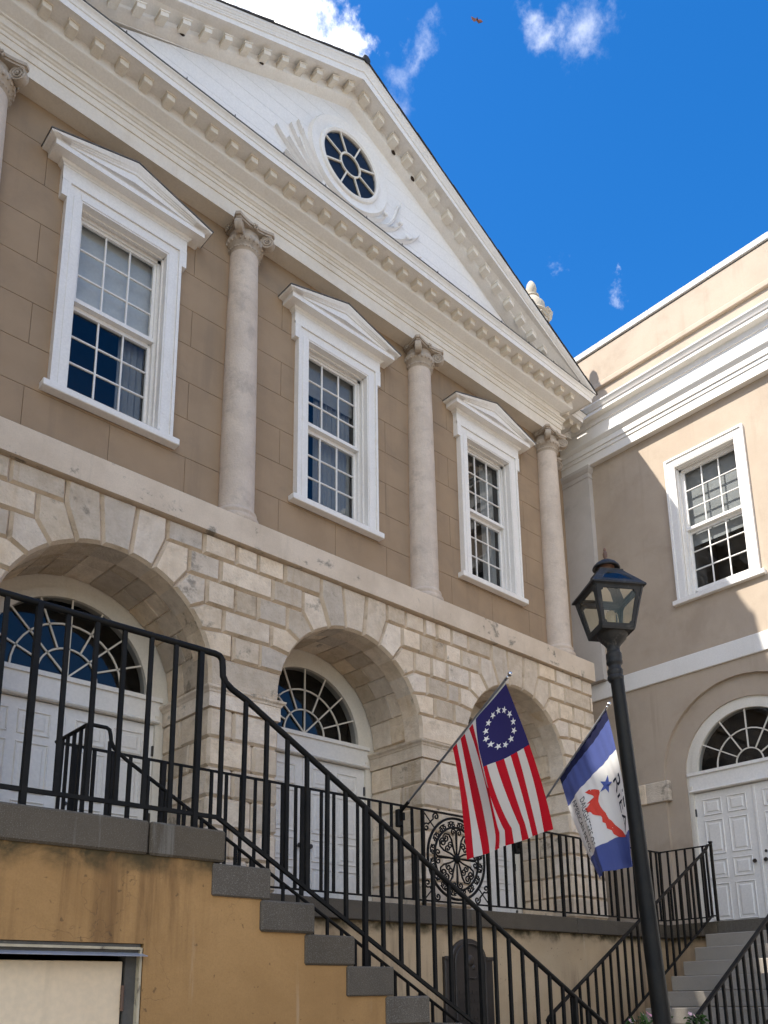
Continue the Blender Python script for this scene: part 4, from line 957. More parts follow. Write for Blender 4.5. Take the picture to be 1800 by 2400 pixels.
for a, b in zip(cols_[:-1], cols_[1:]):
    zt = side_top((a+b)/2)
    if a == DX0: mb.add([(a, SY+.02, DZ1), (b, SY+.02, DZ1), (b, SY+.02, zt), (a, SY+.02, zt)], [(0, 1, 2, 3)])
    elif zt > GZ: mb.add([(a, SY+.02, GZ), (b, SY+.02, GZ), (b, SY+.02, zt), (a, SY+.02, zt)], [(0, 1, 2, 3)])
    if zt > GZ: mb.add([(a, SYB, GZ), (b, SYB, GZ), (b, SYB, zt), (a, SYB, zt)], [(0, 1, 2, 3)]); mb.add([(a, SY+.02, zt), (b, SY+.02, zt), (b, SYB, zt), (a, SYB, zt)], [(0, 1, 2, 3)])
for (a, b, c, d) in (((DX0, DZ1), (DX1, DZ1), 0, 0), ((DX1, GZ), (DX1, DZ1), 0, 0), ((DX0, GZ), (DX0, DZ1), 0, 0)):
    mb.add([(a[0], SY+.02, a[1]), (b[0], SY+.02, b[1]), (b[0], SY+.14, b[1]), (a[0], SY+.14, a[1])], [(0, 1, 2, 3)])
mb.add([(2.38, SYB, GZ), (2.38, 6.3, GZ), (2.38, 6.3, TERR-.17), (2.38, SYB, TERR-.17)], [(0, 1, 2, 3)])
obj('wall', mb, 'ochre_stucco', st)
for a, b in ((-3.0, .2), (.2, 1.99), (1.995, SX0)):
    mb = MB(); mb.cbox(a+.002, b-.002, SY, SY+.6, TERR-.172, TERR, .011); obj('landing_stone', mb, 'granite', st)
mb = MB(); mb.box(-3, SX0, SY+.601, SLY+.6, TERR-.172, TERR-.001); obj('landing_stone', mb, 'granite', st)
mb = MB(); mb.box(SX0-.36, SX0-.005, SYB-.05, SLY+.05, TERR-.172, TERR+.001); obj('landing_stone', mb, 'granite', st)
for k in range(1, 14):
    zt = TERR-.004-RISE*k; x1 = SX0+RUN*k-.010; x0 = x1-.365
    mb = MB(); mb.cbox(x0, x1, SY+random.uniform(-.006, .004), SYB+.02, zt-.173, zt, random.uniform(.008, .014)); obj('step', mb, 'granite', st)
# cellar door in the staircase wall
fr = MB(); fr.box(DX0, DX1-.012, SY+.03, SY+.13, DZ1-.045, DZ1-.002); fr.box(DX1-.075, DX1-.012, SY+.05, SY+.13, GZ, DZ1-.045); fr.box(DX0, DX0+.065, SY+.05, SY+.13, GZ, DZ1-.045); DF = obj('door_frame', fr, 'door_frame_paint', st)
mb = MB(); mb.box(DX0, DX1-.02, SY+.012, SY+.05, DZ1-.030, DZ1-.018); mb.box(DX1-.020, DX1-.008, SY+.015, SY+.05, GZ, DZ1-.02); obj('frame_bead', mb, 'old_cream', DF)
mb = MB(); mb.add([(DX0, SY-.03, DZ1-.060), (DX1+.0, SY-.03, DZ1-.060), (DX1-.015, SY+.06, DZ1-.036), (DX0, SY+.06, DZ1-.036), (DX0, SY-.03, DZ1-.064), (DX1+.0, SY-.03, DZ1-.064), (DX1-.015, SY+.06, DZ1-.041), (DX0, SY+.06, DZ1-.041)], [(0, 1, 2, 3), (4, 5, 6, 7), (0, 1, 5, 4), (1, 2, 6, 5)]); obj('drip_strip', mb, 'zinc', DF)
mb = MB(); mb.cbox(DX0+.07, DX1-.085, SY+.06, SY+.10, GZ, DZ1-.085, .003); obj('door', mb, 'metal_door', st)
for zh in (.02, -.75):
    mb = MB(); mb.tube([(DX1-.082, SY+.05, zh-.06), (DX1-.082, SY+.05, zh+.06)], .008, 8)
    for q in range(4): mb.tube([(DX1-.082, SY+.05, zh-.05+.03*q), (DX1-.082, SY+.05, zh-.045+.03*q)], .010, 8)
    obj('hinge', mb, 'lamp_copper', DF)

# ================================================================== wing staircase
WSX = 10.68; WSY0, WSY1 = 3.84, 5.52
ws = thing('wing_staircase', 'grey granite steps climbing to the white wing door', 'staircase', (9, 4.7, GZ))
for k in range(1, 14):
    zt = TERR-RISE*k; x1 = WSX-RUN*(k-1)+.03; x0 = WSX-RUN*k
    mb = MB(); mb.cbox(x0, x1, WSY0, WSY1, zt-.172, zt, .008); obj('step', mb, 'granite_light', ws)
mb = MB(); P = [(WSX+.1, TERR-.2)]
for k in range(1, 14): P += [(WSX-RUN*(k-1)+.05, TERR-RISE*k-.18), (WSX-RUN*k+.05, TERR-RISE*k-.18)]
P = [p for p in P if p[1] > GZ]; P = P+[(P[-1][0], GZ), (WSX+.1, GZ)]
mb.prism([(a, b) for a, b in P], WSY0+.02, WSY1-.02); obj('wall', mb, 'terrace_stucco', ws)

# ================================================================== railings
bal_cache = {}
def bal_mesh(h, r=.0095, n=4):
    k = (round(h, 3), r, n)
    if k not in bal_cache:
        m_ = MB(); m_.tube([(0, 0, 0), (0, 0, h)], r*(1.41 if n == 4 else 1), n); bal_cache[k] = m_.mesh('baluster', 'black_iron')
    return bal_cache[k]
def baluster(parent, x, y, z0, z1, r=.0095, name='baluster', n=4):
    o = bpy.data.objects.new(name, bal_mesh(z1-z0, r, n)); col.objects.link(o); o.parent = parent; o.location = Vector((x, y, z0))-W[parent.name]; o.rotation_euler = (random.uniform(-.004, .004), random.uniform(-.004, .004), random.uniform(-.12, .12)); W[o.name] = Vector((x, y, z0)); return o
def flat_rail(mb, pts, hw, hh):
    """rectangular bar along points lying in a vertical plane or turning in plan"""
    pts = [Vector(p) for p in pts]; vs = []; m = len(pts)
    for i, p in enumerate(pts):
        t = (pts[min(i+1, m-1)]-pts[max(i-1, 0)]).normalized()
        sidev = Vector((t.y, -t.x, 0)); 
        if sidev.length < .05: sidev = flat_rail.last
        sidev.normalize(); flat_rail.last = sidev.copy(); n_ = sidev.cross(t).normalized()
        if n_.z < 0 and abs(n_.z) > .2: n_ = -n_
        for a, b in ((-1, -1), (1, -1), (1, 1), (-1, 1)): vs.append(p+sidev*hw*a+n_*hh*b)
    fs = [(4*i+k, 4*i+(k+1) % 4, 4*(i+1)+(k+1) % 4, 4*(i+1)+k) for i in range(m-1) for k in range(4)]+[(3, 2, 1, 0), tuple(4*(m-1)+k for k in range(4))]
    return mb.add(vs, fs)
flat_rail.last = Vector((0, 1, 0))
SLOPE = RISE/RUN
# 1 near railing
NY = 4.08
rl = thing('stair_railing', 'black iron railing along the landing and down the near side of the ochre stairs', 'railing', (2.4, NY, TERR))
ztop = 1.92
gx = 2.40
path = [(-3, NY, ztop), (gx-.03, NY, ztop+.002), (gx, NY, ztop-.004), (gx+.018, NY, ztop-.025), (gx+.022, NY, ztop-.06), (gx+.026, NY, 1.80), (gx+.045, NY, 1.765), (gx+.09, NY, 1.733), (2.582, NY, 1.693)]
xe = 6.0; path.append((xe, NY, 1.693-.5715*(xe-2.582)))
mb = MB(); mb.tube(path, .019, 8); obj('handrail', mb, 'black_iron', rl, smooth=50)
mb = MB(); flat_rail(mb, [(-3, NY, .978), (2.42, NY, .976), (xe, NY, .976-.5715*(xe-2.42))], .011, .011); obj('bottom_rail', mb, 'black_iron', rl)
x = 2.281; i = 0
while x > -2.9:
    post = (i % 6 == 0)
    baluster(rl, x, NY, TERR if post else .98, ztop, .0142 if post else .0110, 'post' if post else 'baluster'); x -= .1497; i += 1
x = 2.431; i = 0
while x < 5.95:
    zt = 1.693-.5715*(x-2.582) if x > 2.5 else 1.80
    zb = .976-.5715*(x-2.42) if x > 2.42 else .976
    k = max(1, int((x-SX0)/RUN)+1); zstep = TERR-.004-RISE*k
    post = (i in (7, 14, 21))
    baluster(rl, x, NY, zstep if post else zb, zt, .0142 if post else .0110, 'post' if post else 'baluster'); x += .1497; i += 1
# 2 far railing of the same stairs
RY = 5.70
rl = thing('stair_railing', 'black iron railing down the far side of the ochre stairs, turning back at its top', 'railing', (2.4, RY, TERR))
zt_ = 1.895
path = [(2.335, 6.27, zt_), (2.335, RY+.03, zt_), (2.345, RY+.005, zt_), (2.37, RY, zt_), (2.465, RY, zt_), (2.488, RY, zt_-.012), (2.498, RY, zt_-.05), (2.505, RY, 1.80), (2.53, RY, 1.755), (2.62, RY, 1.69)]
path.append((6.2, RY, 1.69-.5715*(6.2-2.62)))
mb = MB(); mb.tube(path, .015, 8); obj('handrail', mb, 'black_iron', rl, smooth=50)
mb = MB(); flat_rail(mb, [(2.335, 6.27, .97), (2.335, RY, .97)], .010, .010); flat_rail(mb, [(2.335, RY, .97), (2.45, RY, .97), (6.2, RY, .97-.5715*3.75)], .010, .010); obj('bottom_rail', mb, 'black_iron', rl)
for y in (5.72, 5.83, 5.94, 6.05, 6.16): baluster(rl, 2.335, y, TERR if y == 5.72 else .97, zt_, .0125 if y == 5.72 else .0108)
x = 2.50; i = 0
while x < 6.15:
    zt2 = 1.69-.5715*(x-2.62) if x > 2.6 else 1.80
    k = max(1, int((x-SX0)/RUN)+1); zstep = TERR-.004-RISE*k
    baluster(rl, x, RY, zstep if i % 6 == 0 else .97-.5715*max(0, x-2.45), zt2, .0112); x += .150; i += 1
# 3 terrace railing with round wrought panel
TYR = 6.27
rl = thing('terrace_railing', 'black iron terrace railing with a round scrollwork panel in front of the arcade', 'railing', (6.5, TYR, TERR))
CXR = 10.72; NWY = 5.48
mb = MB(); flat_rail(mb, [(2.335, TYR, 1.893), (CXR, TYR, 1.893)], .016, .008); flat_rail(mb, [(CXR, TYR+.016, 1.893), (CXR, NWY+.08, 1.893)], .016, .008); obj('top_rail', mb, 'black_iron', rl)
mb = MB(); flat_rail(mb, [(2.335, TYR, .952), (CXR, TYR, .952)], .013, .008); flat_rail(mb, [(CXR, TYR+.013, .952), (CXR, NWY+.08, .952)], .013, .008); obj('bottom_rail', mb, 'black_iron', rl)
PX0, PX1 = 6.135, 7.135
for x in (PX0, PX1, 4.6, 3.2, 8.46, 9.6, CXR): baluster(rl, x, TYR, TERR, 1.89, .016, 'post')
x = PX0-.146
while x > 2.4:
    baluster(rl, x, TYR, .955, 1.888, .0118); x -= .146
x = PX1+.146
while x < CXR-.06:
    baluster(rl, x, TYR, .955, 1.888, .0118); x += .146
for y in (6.14, 6.01, 5.88, 5.75, 5.62): baluster(rl, CXR, y, .955, 1.888, .0118)
# the wheel
PCX, PCZ, PR = (PX0+PX1)/2, 1.4225, .435
mb = MB(); mb.tube([(PCX+PR*math.cos(2*PI*i/48), TYR, PCZ+PR*math.sin(2*PI*i/48)) for i in range(48)], .015, 6, close=True); wheel = obj('scroll_wheel', mb, 'black_iron', rl, smooth=50)
mb = MB(); R2 = .335; mb.tube([(PCX+R2*math.cos(2*PI*i/40), TYR, PCZ+R2*math.sin(2*PI*i/40)) for i in range(40)], .013, 6, close=True); obj('inner_ring', mb, 'black_iron', wheel, smooth=50)
mb = MB(); mb.sphere((PCX, TYR, PCZ), .048, 12, 8, (1, .7, 1)); obj('hub', mb, 'black_iron', wheel, smooth=60)
def spiral(cx, cz, r0, a0, turns, sgn, rmin=.006, n=26):
    return [(cx+(r0*(1-t/n)+rmin)*math.cos(a0+sgn*turns*2*PI*t/n), TYR, cz+(r0*(1-t/n)+rmin)*math.sin(a0+sgn*turns*2*PI*t/n)) for t in range(n+1)]
def pol(r, a): return (PCX+r*math.cos(a), PCZ+r*math.sin(a))
for k in range(4):
    a = k*PI/2
    for d in (-.06, .06):                                # straight double spokes along the axes, curling at the ring
        mb = MB(); p0 = pol(.04, a); p1 = pol(.24, a+d*.5); c = pol(.285, a+d*2.6); q = pol(.30, a+d*1.0)
        s_ = 1 if d > 0 else -1
        sp = spiral(c[0], c[1], .034, a-s_*PI/2, 1.25, s_)
        mb.tube([(p0[0], TYR, p0[1]), (p1[0], TYR, p1[1])]+sp, .0088, 5); obj('scroll', mb, 'black_iron', wheel)
    b = a+PI/4                                           # heart-shaped petals between the axes
    for s_ in (-1, 1):
        pts = [pol(.04, b+s_*.25), pol(.12, b+s_*.33), pol(.21, b+s_*.42), pol(.275, b+s_*.36), pol(.305, b+s_*.20)]
        c = pol(.262, b+s_*.135); sp = spiral(c[0], c[1], .042, b+s_*.3, 1.4, -s_)
        mb = MB(); mb.tube([(x_, TYR, z_) for x_, z_ in pts]+sp[2:], [.0105]*len(pts)+[.0095]*len(sp[2:]), 5); obj('scroll', mb, 'black_iron', wheel)
        c = pol(.165, b+s_*.16); p1 = pol(.11, b+s_*.34); sp = spiral(c[0], c[1], .034, b+s_*1.9, 1.3, -s_)
        mb = MB(); mb.tube([(p1[0], TYR, p1[1])]+sp, .0085, 5); obj('scroll', mb, 'black_iron', wheel)
for k in range(16):                                      # small C scrolls between the rings
    a = 2*PI*(k+.5)/16
    for s_ in (-1, 1):
        c = pol(.365, a+s_*.095); m0 = pol(.40, a); sp = spiral(c[0], c[1], .022, a+s_*.4, 1.2, -s_)
        mb = MB(); mb.tube([(m0[0], TYR, m0[1])]+sp, .0082, 5); obj('scroll', mb, 'black_iron', wheel)
for sx in (-1, 1):                                       # corner pieces
    for sz in (-1, 1):
        cxx, czz = PCX+sx*.485, PCZ+sz*.455
        mb = MB(); mb.tube([(cxx, TYR, czz), (PCX+sx*.33, TYR, PCZ+sz*.30)], .007, 5)
        for q in (0, 1):
            c = (PCX+sx*(.30 if q else .445), PCZ+sz*(.42 if q else .29)); sp = spiral(c[0], c[1], .040, math.atan2(PCZ+sz*.37-c[1], PCX+sx*.38-c[0]), 1.3, (1 if q else -1)*sx*sz)
            mb.tube([(PCX+sx*.385, TYR, PCZ+sz*.355)]+sp, .0095, 5)
        obj('corner_scroll', mb, 'black_iron', wheel)
# 4, 5 wing stair railings
def wing_rail(y, label, newel):
    rl = thing('stair_railing', label, 'railing', (9, y, GZ), group=None)
    z_at = lambda x_: 1.586+.578*(x_-10.143)
    xb = 7.04
    path = [(10.66, y, 1.895)] if newel else [(10.66, y, 1.895)]
    path += [(10.60, y, 1.885), (10.56, y, 1.86), (10.53, y, 1.825), (10.50, y, z_at(10.50)), (xb+.05, y, z_at(xb+.05)), (xb, y, z_at(xb)-.005), (xb-.03, y, z_at(xb)-.04), (xb-.035, y, z_at(xb)-.10), (xb-.02, y, z_at(xb)-.15)]
    mb = MB(); flat_rail(mb, path, .021, .009); obj('handrail', mb, 'black_iron', rl)
    mb = MB(); flat_rail(mb, [(10.66, y, .955), (10.52, y, .952), (xb, y, .952-.578*(10.52-xb))], .013, .009); obj('bottom_rail', mb, 'black_iron', rl)
    baluster(rl, 10.66, y, TERR, 1.92, .0155, 'post')
    mb = MB(); mb.cbox(10.66-.025, 10.66+.025, y-.025, y+.025, 1.915, 1.935, .006); obj('post_cap', mb, 'black_iron', rl)
    x = 10.52; i = 0
    while x > xb-.01:
        zb = .952-.578*(10.52-x); k = int((WSX-x)/RUN)+1; post = i % 8 == 7
        baluster(rl, x, y, (TERR-RISE*k) if post else zb, z_at(x) if x < 10.5 else 1.82, .0118); x -= .1475; i += 1
    baluster(rl, xb-.025, y, GZ, z_at(xb)-.1, .016, 'post')
    return rl
wing_rail(5.47, 'black iron railing on the left side of the wing door steps', True)
wing_rail(3.90, 'black iron railing on the right side of the wing door steps', True)

# ================================================================== bronze plaque
pq = thing('bronze_plaque', 'dark bronze memorial plaque with arched top on the terrace wall', 'plaque', (6.72, 6.25, -.5))
yw = SLY+.06
mb = MB(); P = [(6.36, -1.1), (7.085, -1.1), (7.085, .395), (7.0, .395)]+[(6.725+.268*math.cos(PI*i/20), .33+.255*math.sin(PI*i/20)) for i in range(0, 21)]+[(6.45, .395), (6.36, .395)]
P = [(6.36, -1.1), (7.085, -1.1), (7.085, .395), (6.995, .395)]+[(6.725+.27*math.cos(PI*i/20), .36+.225*math.sin(PI*i/20)) for i in range(1, 20)]+[(6.455, .395), (6.36, .395)]
mb.stone(P, yw-.045, yw, .012, .012); PQ = obj('tablet', mb, 'bronze', pq)
mb = MB(); mb.tube([(6.725+.225*math.cos(PI*i/20), yw-.05, .34+.19*math.sin(PI*i/20)) for i in range(0, 21)], .012, 6); mb.tube([(6.5, yw-.05, .34), (6.5, yw-.05, -1.05)], .012, 6); mb.tube([(6.95, yw-.05, .34), (6.95, yw-.05, -1.05)], .012, 6); obj('border', mb, 'bronze', pq)
mb = MB(); mb.cbox(6.355, 6.46, yw-.058, yw-.03, .36, .40, .006); mb.cbox(6.985, 7.09, yw-.058, yw-.03, .36, .40, .006); obj('capital', mb, 'bronze', pq)
for i in range(9):
    mb = MB(); z = .02-.085*i
    x = 6.55
    while x < 6.88:
        wd = random.uniform(.02, .06); mb.box(x, min(x+wd, 6.9), yw-.0495, yw-.044, z, z+.035); x += wd+.014
    obj('lettering', mb, 'bronze', pq)
mb = MB(); mb.sphere((6.725, yw-.048, .36), .06, 10, 6, (1, .35, 1)); mb.tube([(6.64, yw-.05, .19), (6.68, yw-.055, .175), (6.725, yw-.055, .185), (6.77, yw-.055, .175), (6.81, yw-.05, .19)], .008, 6); mb.sphere((6.68, yw-.046, .29), .03, 8, 5, (1, .4, 1)); mb.sphere((6.78, yw-.046, .29), .03, 8, 5, (1, .4, 1)); obj('emblem', mb, 'bronze', pq, smooth=60)

# ================================================================== lamp post
LC = Vector((5.078, 3.196)); base = Vector((5.285, 3.10, GZ)); neck = Vector((5.078, 3.19, 2.36))
lp = thing('lamp_post', 'black iron lamp post with a four sided glazed lantern in the foreground', 'street lamp', tuple(base))
ax = neck-base
def along(z): return base+ax*((z-GZ)/(neck.z-GZ))
mb = MB(); pr_ = [(GZ, .11), (GZ+.25, .10), (GZ+.30, .075), (-.4, .062), (.6, .056), (1.6, .050), (2.18, .047)]
n = 20
rings = [[(along(z).x+r*math.cos(2*PI*i/n), along(z).y+r*math.sin(2*PI*i/n), z) for i in range(n)] for z, r in pr_]
mb.add([p for r in rings for p in r], [(j*n+i, j*n+(i+1) % n, (j+1)*n+(i+1) % n, (j+1)*n+i) for j in range(len(rings)-1) for i in range(n)]+[tuple(range(n-1, -1, -1)), tuple((len(rings)-1)*n+i for i in range(n))]); obj('pole', mb, 'pole_iron', lp, smooth=50)
c = along(2.05); c2 = along(2.35)
mb = MB(); mb.lathe([(.047, 0), (.055, .012), (.058, .02), (.058, .035), (.052, .045), (.055, .055), (.056, .085), (.052, .09), (.047, .10), (.044, .115), (.047, .125), (.056, .135), (.058, .15), (.054, .165), (.057, .175), (.056, .21), (.05, .215), (.046, .23), (.046, .255), (.055, .275), (.075, .30), (.095, .32), (.105, .345), (.115, .36)], (LC.x+.006, LC.y-.003, 2.158-.0), 24); obj('collar', mb, 'lamp_iron', lp, smooth=40)
A0 = math.radians(102.58); ZB, ZT = 2.53, 2.842
def sq(rad, z, k): return Vector((LC.x+rad*math.cos(A0+k*PI/2), LC.y+rad*math.sin(A0+k*PI/2), z))
mb = MB(); mb.add([sq(.174, 2.512, k) for k in range(4)]+[sq(.182, 2.528, k) for k in range(4)], [(3, 2, 1, 0), (4, 5, 6, 7)]+[(k, (k+1) % 4, 4+(k+1) % 4, 4+k) for k in range(4)]); obj('lantern_base', mb, 'lamp_iron', lp)
rb, rt2 = .168, .252
for k in range(4):
    a0, a1 = sq(rb, 2.528, k), sq(rt2, 2.835, k); mb = MB(); mb.tube([a0, a1], .0125, 4); obj('corner_bar', mb, 'lamp_iron', lp)
    b0, b1 = sq(rb, 2.528, k+1), sq(rt2, 2.835, k+1)
    def q(u, v): return (a0*(1-u)+b0*u)*(1-v)+(a1*(1-u)+b1*u)*v
    nn = (b0-a0).cross(a1-a0).normalized()
    if nn.dot(Vector((LC.x, LC.y, 2.7))-a0) > 0: nn = -nn
    fr_ = MB(); o_ = [(0, 0), (1, 0), (1, 1), (0, 1)]
    m1, m2, t1, t2 = .105, .895, .09, .885; cn = .065
    inn = [(m1+cn, t1), (m2-cn, t1), (m2-cn*.75, t1+.02), (m2-cn*.7, t1+.045), (m2, t1+.07), (m2, t2-.07), (m2-cn*.7, t2-.045), (m2-cn*.75, t2-.02), (m2-cn, t2), (m1+cn, t2), (m1+cn*.75, t2-.02), (m1+cn*.7, t2-.045), (m1, t2-.07), (m1, t1+.07), (m1+cn*.7, t1+.045), (m1+cn*.75, t1+.02)]
    outp = []
    for (u, v) in inn:
        du, dv = u-.5, v-.5
        if abs(du) > abs(dv)*.98 and abs(dv) < .42: outp.append((0 if du < 0 else 1, v))
        else: outp.append((u, 0 if dv < 0 else 1))
    outp = []
    for i, (u, v) in enumerate(inn):
        if i in (0, 15): outp.append((u, 0) if i == 0 else (0, 0))
        elif i == 1: outp.append((u, 0))
        elif i in (2, 3): outp.append((1, 0))
        elif i == 4 or i == 5: outp.append((1, v))
        elif i in (6, 7): outp.append((1, 1))
        elif i == 8 or i == 9: outp.append((u, 1))
        elif i in (10, 11): outp.append((0, 1))
        elif i == 12 or i == 13: outp.append((0, v))
        else: outp.append((0, 0))
    m = len(inn); vs = [q(u, v)+nn*.006 for u, v in inn]+[q(u, v)+nn*.006 for u, v in outp]+[q(u, v)-nn*.006 for u, v in inn]+[q(u, v)-nn*.006 for u, v in outp]
    fs = []
    for i in range(m):
        j = (i+1) % m; fs += [(i, j, m+j, m+i), (2*m+j, 2*m+i, 3*m+i, 3*m+j), (i, 2*m+i, 2*m+j, j)]
    fr_.add(vs, fs); obj('lantern_frame', fr_, 'lamp_iron', lp)
    pn = MB(); pn.add([q(.06, .06), q(.94, .06), q(.94, .94), q(.06, .94)], [(0, 1, 2, 3)]); obj('lantern_pane', pn, 'lamp_glass', lp)
    # roof slope with its own pane
    e0, e1, f0, f1 = sq(.287, 2.842, k), sq(.287, 2.842, k+1), sq(.125, 2.99, k), sq(.125, 2.99, k+1)
    def rq(u, v): return (e0*(1-u)+e1*u)*(1-v)+(f0*(1-u)+f1*u)*v
    rf = MB(); io = [(.16, .2), (.84, .2), (.80, .62), (.70, .80), (.30, .80), (.20, .62)]; oo = [(0, 0), (1, 0), (1, .62), (1, 1), (0, 1), (0, .62)]
    m = 6; vs = [rq(u, v) for u, v in io]+[rq(u, v) for u, v in oo]+[rq(u, v)-Vector((0, 0, .012)) for u, v in io]+[rq(u, v)-Vector((0, 0, .012)) for u, v in oo]; fs = []
    for i in range(m):
        j = (i+1) % m; fs += [(i, j, m+j, m+i), (2*m+j, 2*m+i, 3*m+i, 3*m+j), (i, 2*m+i, 2*m+j, j), (m+i, m+j, 3*m+j, 3*m+i)]
    rf.add(vs, fs); obj('lantern_roof', rf, 'lamp_iron', lp)
    pn = MB(); pn.add([rq(u, v)-Vector((0, 0, .006)) for u, v in ((.12, .14), (.88, .14), (.85, .86), (.15, .86))], [(0, 1, 2, 3)]); obj('roof_pane', pn, 'lamp_glass', lp)
mb = MB(); mb.add([sq(.252, 2.818, k) for k in range(4)]+[sq(.287, 2.842, k) for k in range(4)]+[sq(.235, 2.818, k) for k in range(4)]+[sq(.25, 2.846, k) for k in range(4)], [(k, (k+1) % 4, 4+(k+1) % 4, 4+k) for k in range(4)]+[(k, (k+1) % 4, 8+(k+1) % 4, 8+k) for k in range(4)]+[(8+k, 8+(k+1) % 4, 12+(k+1) % 4, 12+k) for k in range(4)]); obj('eave', mb, 'lamp_iron', lp)
mb = MB(); mb.add([sq(.127, 2.988, k) for k in range(4)]+[sq(.127, 3.0, k) for k in range(4)], [(3, 2, 1, 0), (4, 5, 6, 7)]+[(k, (k+1) % 4, 4+(k+1) % 4, 4+k) for k in range(4)]); obj('roof_cap', mb, 'lamp_iron', lp)
mb = MB(); mb.lathe([(.062, 2.998), (.058, 3.03), (.06, 3.05)], (LC.x, LC.y, 0), 20); obj('vent', mb, 'lamp_copper', lp, smooth=40)
mb = MB(); mb.lathe([(.0, 3.052), (.075, 3.052), (.096, 3.035), (.101, 3.04), (.098, 3.052), (.075, 3.078), (.045, 3.088), (.042, 3.10), (.02, 3.108), (.0, 3.11)], (LC.x, LC.y, 0), 24, cap=False); obj('vent_cap', mb, 'lamp_iron', lp, smooth=40)
mb = MB(); mb.lathe([(.010, 3.105), (.010, 3.125), (.016, 3.135), (.018, 3.16), (.012, 3.175), (.008, 3.18), (.011, 3.19), (.008, 3.205), (.0, 3.215)], (LC.x, LC.y, 0), 12, cap=False); obj('finial', mb, 'lamp_copper', lp, smooth=40)
mb = MB(); mb.lathe([(.03, 2.53), (.03, 2.56), (.045, 2.57), (.048, 2.63), (.042, 2.68), (.03, 2.705), (.0, 2.71)], (LC.x+.02, LC.y, 0), 16, cap=False); obj('bulb', mb, 'lamp_glass', lp, smooth=60)
for k in range(4):
    mb = MB(); mb.tube([sq(.2, 2.70, k), Vector((LC.x, LC.y, 2.70))], .008, 4)
mb = MB(); mb.tube([sq(.02, 2.53, 0), sq(.02, 2.60, 0)], .02, 8); obj('lamp_holder', mb, 'lamp_iron', lp)
# ================================================================== flags
def cloth_mat(name, build):
    m = bpy.data.materials.new(name); m.use_nodes = True; t = m.node_tree; MATS[name] = m
    b = t.nodes['Principled BSDF']; o = t.nodes['Material Output']
    uv = t.nodes.new('ShaderNodeUVMap'); uv.uv_map = 'UVMap'; sx = t.nodes.new('ShaderNodeSeparateXYZ'); t.links.new(uv.outputs[0], sx.inputs[0])
    c = build(t, sx.outputs['X'], sx.outputs['Y'])
    wv = noise(t, 260, 2, .5, uv.outputs[0])
    n2 = noise(t, 9, 4, .6, uv.outputs[0], .6)
    t.links.new(c, b.inputs['Base Color']); b.inputs['Roughness'].default_value = .85; b.inputs['Specular IOR Level'].default_value = .2; b.inputs['Sheen Weight'].default_value = .1
    tl = t.nodes.new('ShaderNodeBsdfTranslucent'); t.links.new(c, tl.inputs[0]); ms = t.nodes.new('ShaderNodeMixShader'); ms.inputs[0].default_value = .35
    bump(t, b, math_(t, 'ADD', math_(t, 'MULTIPLY', wv, .15), n2), .35, .012)
    t.links.new(b.outputs[0], ms.inputs[1]); t.links.new(tl.outputs[0], ms.inputs[2]); t.links.new(ms.outputs[0], o.inputs['Surface'])
    return m
def us(t, u, v):
    s = math_(t, 'MODULO', math_(t, 'FLOOR', math_(t, 'MULTIPLY', v, 13.0), 0.0), 2.0)
    c = mix(t, math_(t, 'GREATER_THAN', s, .5), (.60, .010, .022), (.80, .73, .65))
    can = math_(t, 'MULTIPLY', math_(t, 'LESS_THAN', u, .385), math_(t, 'LESS_THAN', v, 7/13))
    c = mix(t, can, c, (.036, .030, .13))
    return mix(t, math_(t, 'LESS_THAN', u, .018), c, (.62, .60, .56))
cloth_mat('us_flag_cloth', us)
def sec(t, u, v):
    nse = t.nodes.new('ShaderNodeMath')
    e = math_(t, 'ADD', u, math_(t, 'MULTIPLY', math_(t, 'SINE', math_(t, 'MULTIPLY', v, 5.0), 0.0), .02))
    band = math_(t, 'MULTIPLY', math_(t, 'GREATER_THAN', e, .27), math_(t, 'LESS_THAN', e, .79))
    c = mix(t, band, (.085, .11, .30), (.80, .77, .72))
    return mix(t, math_(t, 'LESS_THAN', u, .07), c, (.012, .014, .05))
cloth_mat('member_flag_cloth', sec)
for nm, c_ in (('star_white', (.82, .79, .75)), ('print_blue', (.07, .10, .30)), ('print_red', (.58, .055, .035)), ('print_black', (.02, .022, .035))):
    m_, t_, b_ = base_mat(nm); b_.inputs['Base Color'].default_value = (*c_, 1); b_.inputs['Roughness'].default_value = .85; b_.inputs['Specular IOR Level'].default_value = .2
def cloth(name, S, mat, nu=70, nv=46, label='', cat='flag', loc=(0, 0, 0)):
    vs = []; fs = []; uvs = []
    for j in range(nv+1):
        for i in range(nu+1): vs.append(S(i/nu, j/nv)); uvs.append((i/nu, j/nv))
    for j in range(nv):
        for i in range(nu): a = j*(nu+1)+i; fs.append((a, a+1, a+nu+2, a+nu+1))
    me = bpy.data.meshes.new(name); me.from_pydata([Vector(v)-Vector(loc) for v in vs], [], fs); me.materials.append(MATS[mat])
    ul = me.uv_layers.new(name='UVMap')
    for p in me.polygons:
        for li in p.loop_indices: ul.data[li].uv = uvs[me.loops[li].vertex_index]
    me.polygons.foreach_set('use_smooth', [True]*len(me.polygons)); me.update()
    o = bpy.data.objects.new(name, me); col.objects.link(o); o.location = loc; W[o.name] = Vector(loc); tag(o, label, cat); return o
def on_cloth(S, u, v, off):
    e = .004; p = Vector(S(u, v)); n_ = (Vector(S(min(u+e, 1), v))-Vector(S(max(u-e, 0), v))).cross(Vector(S(u, min(v+e, 1)))-Vector(S(u, max(v-e, 0)))).normalized()
    if n_.dot(-p) < 0: n_ = -n_
    return p+n_*off
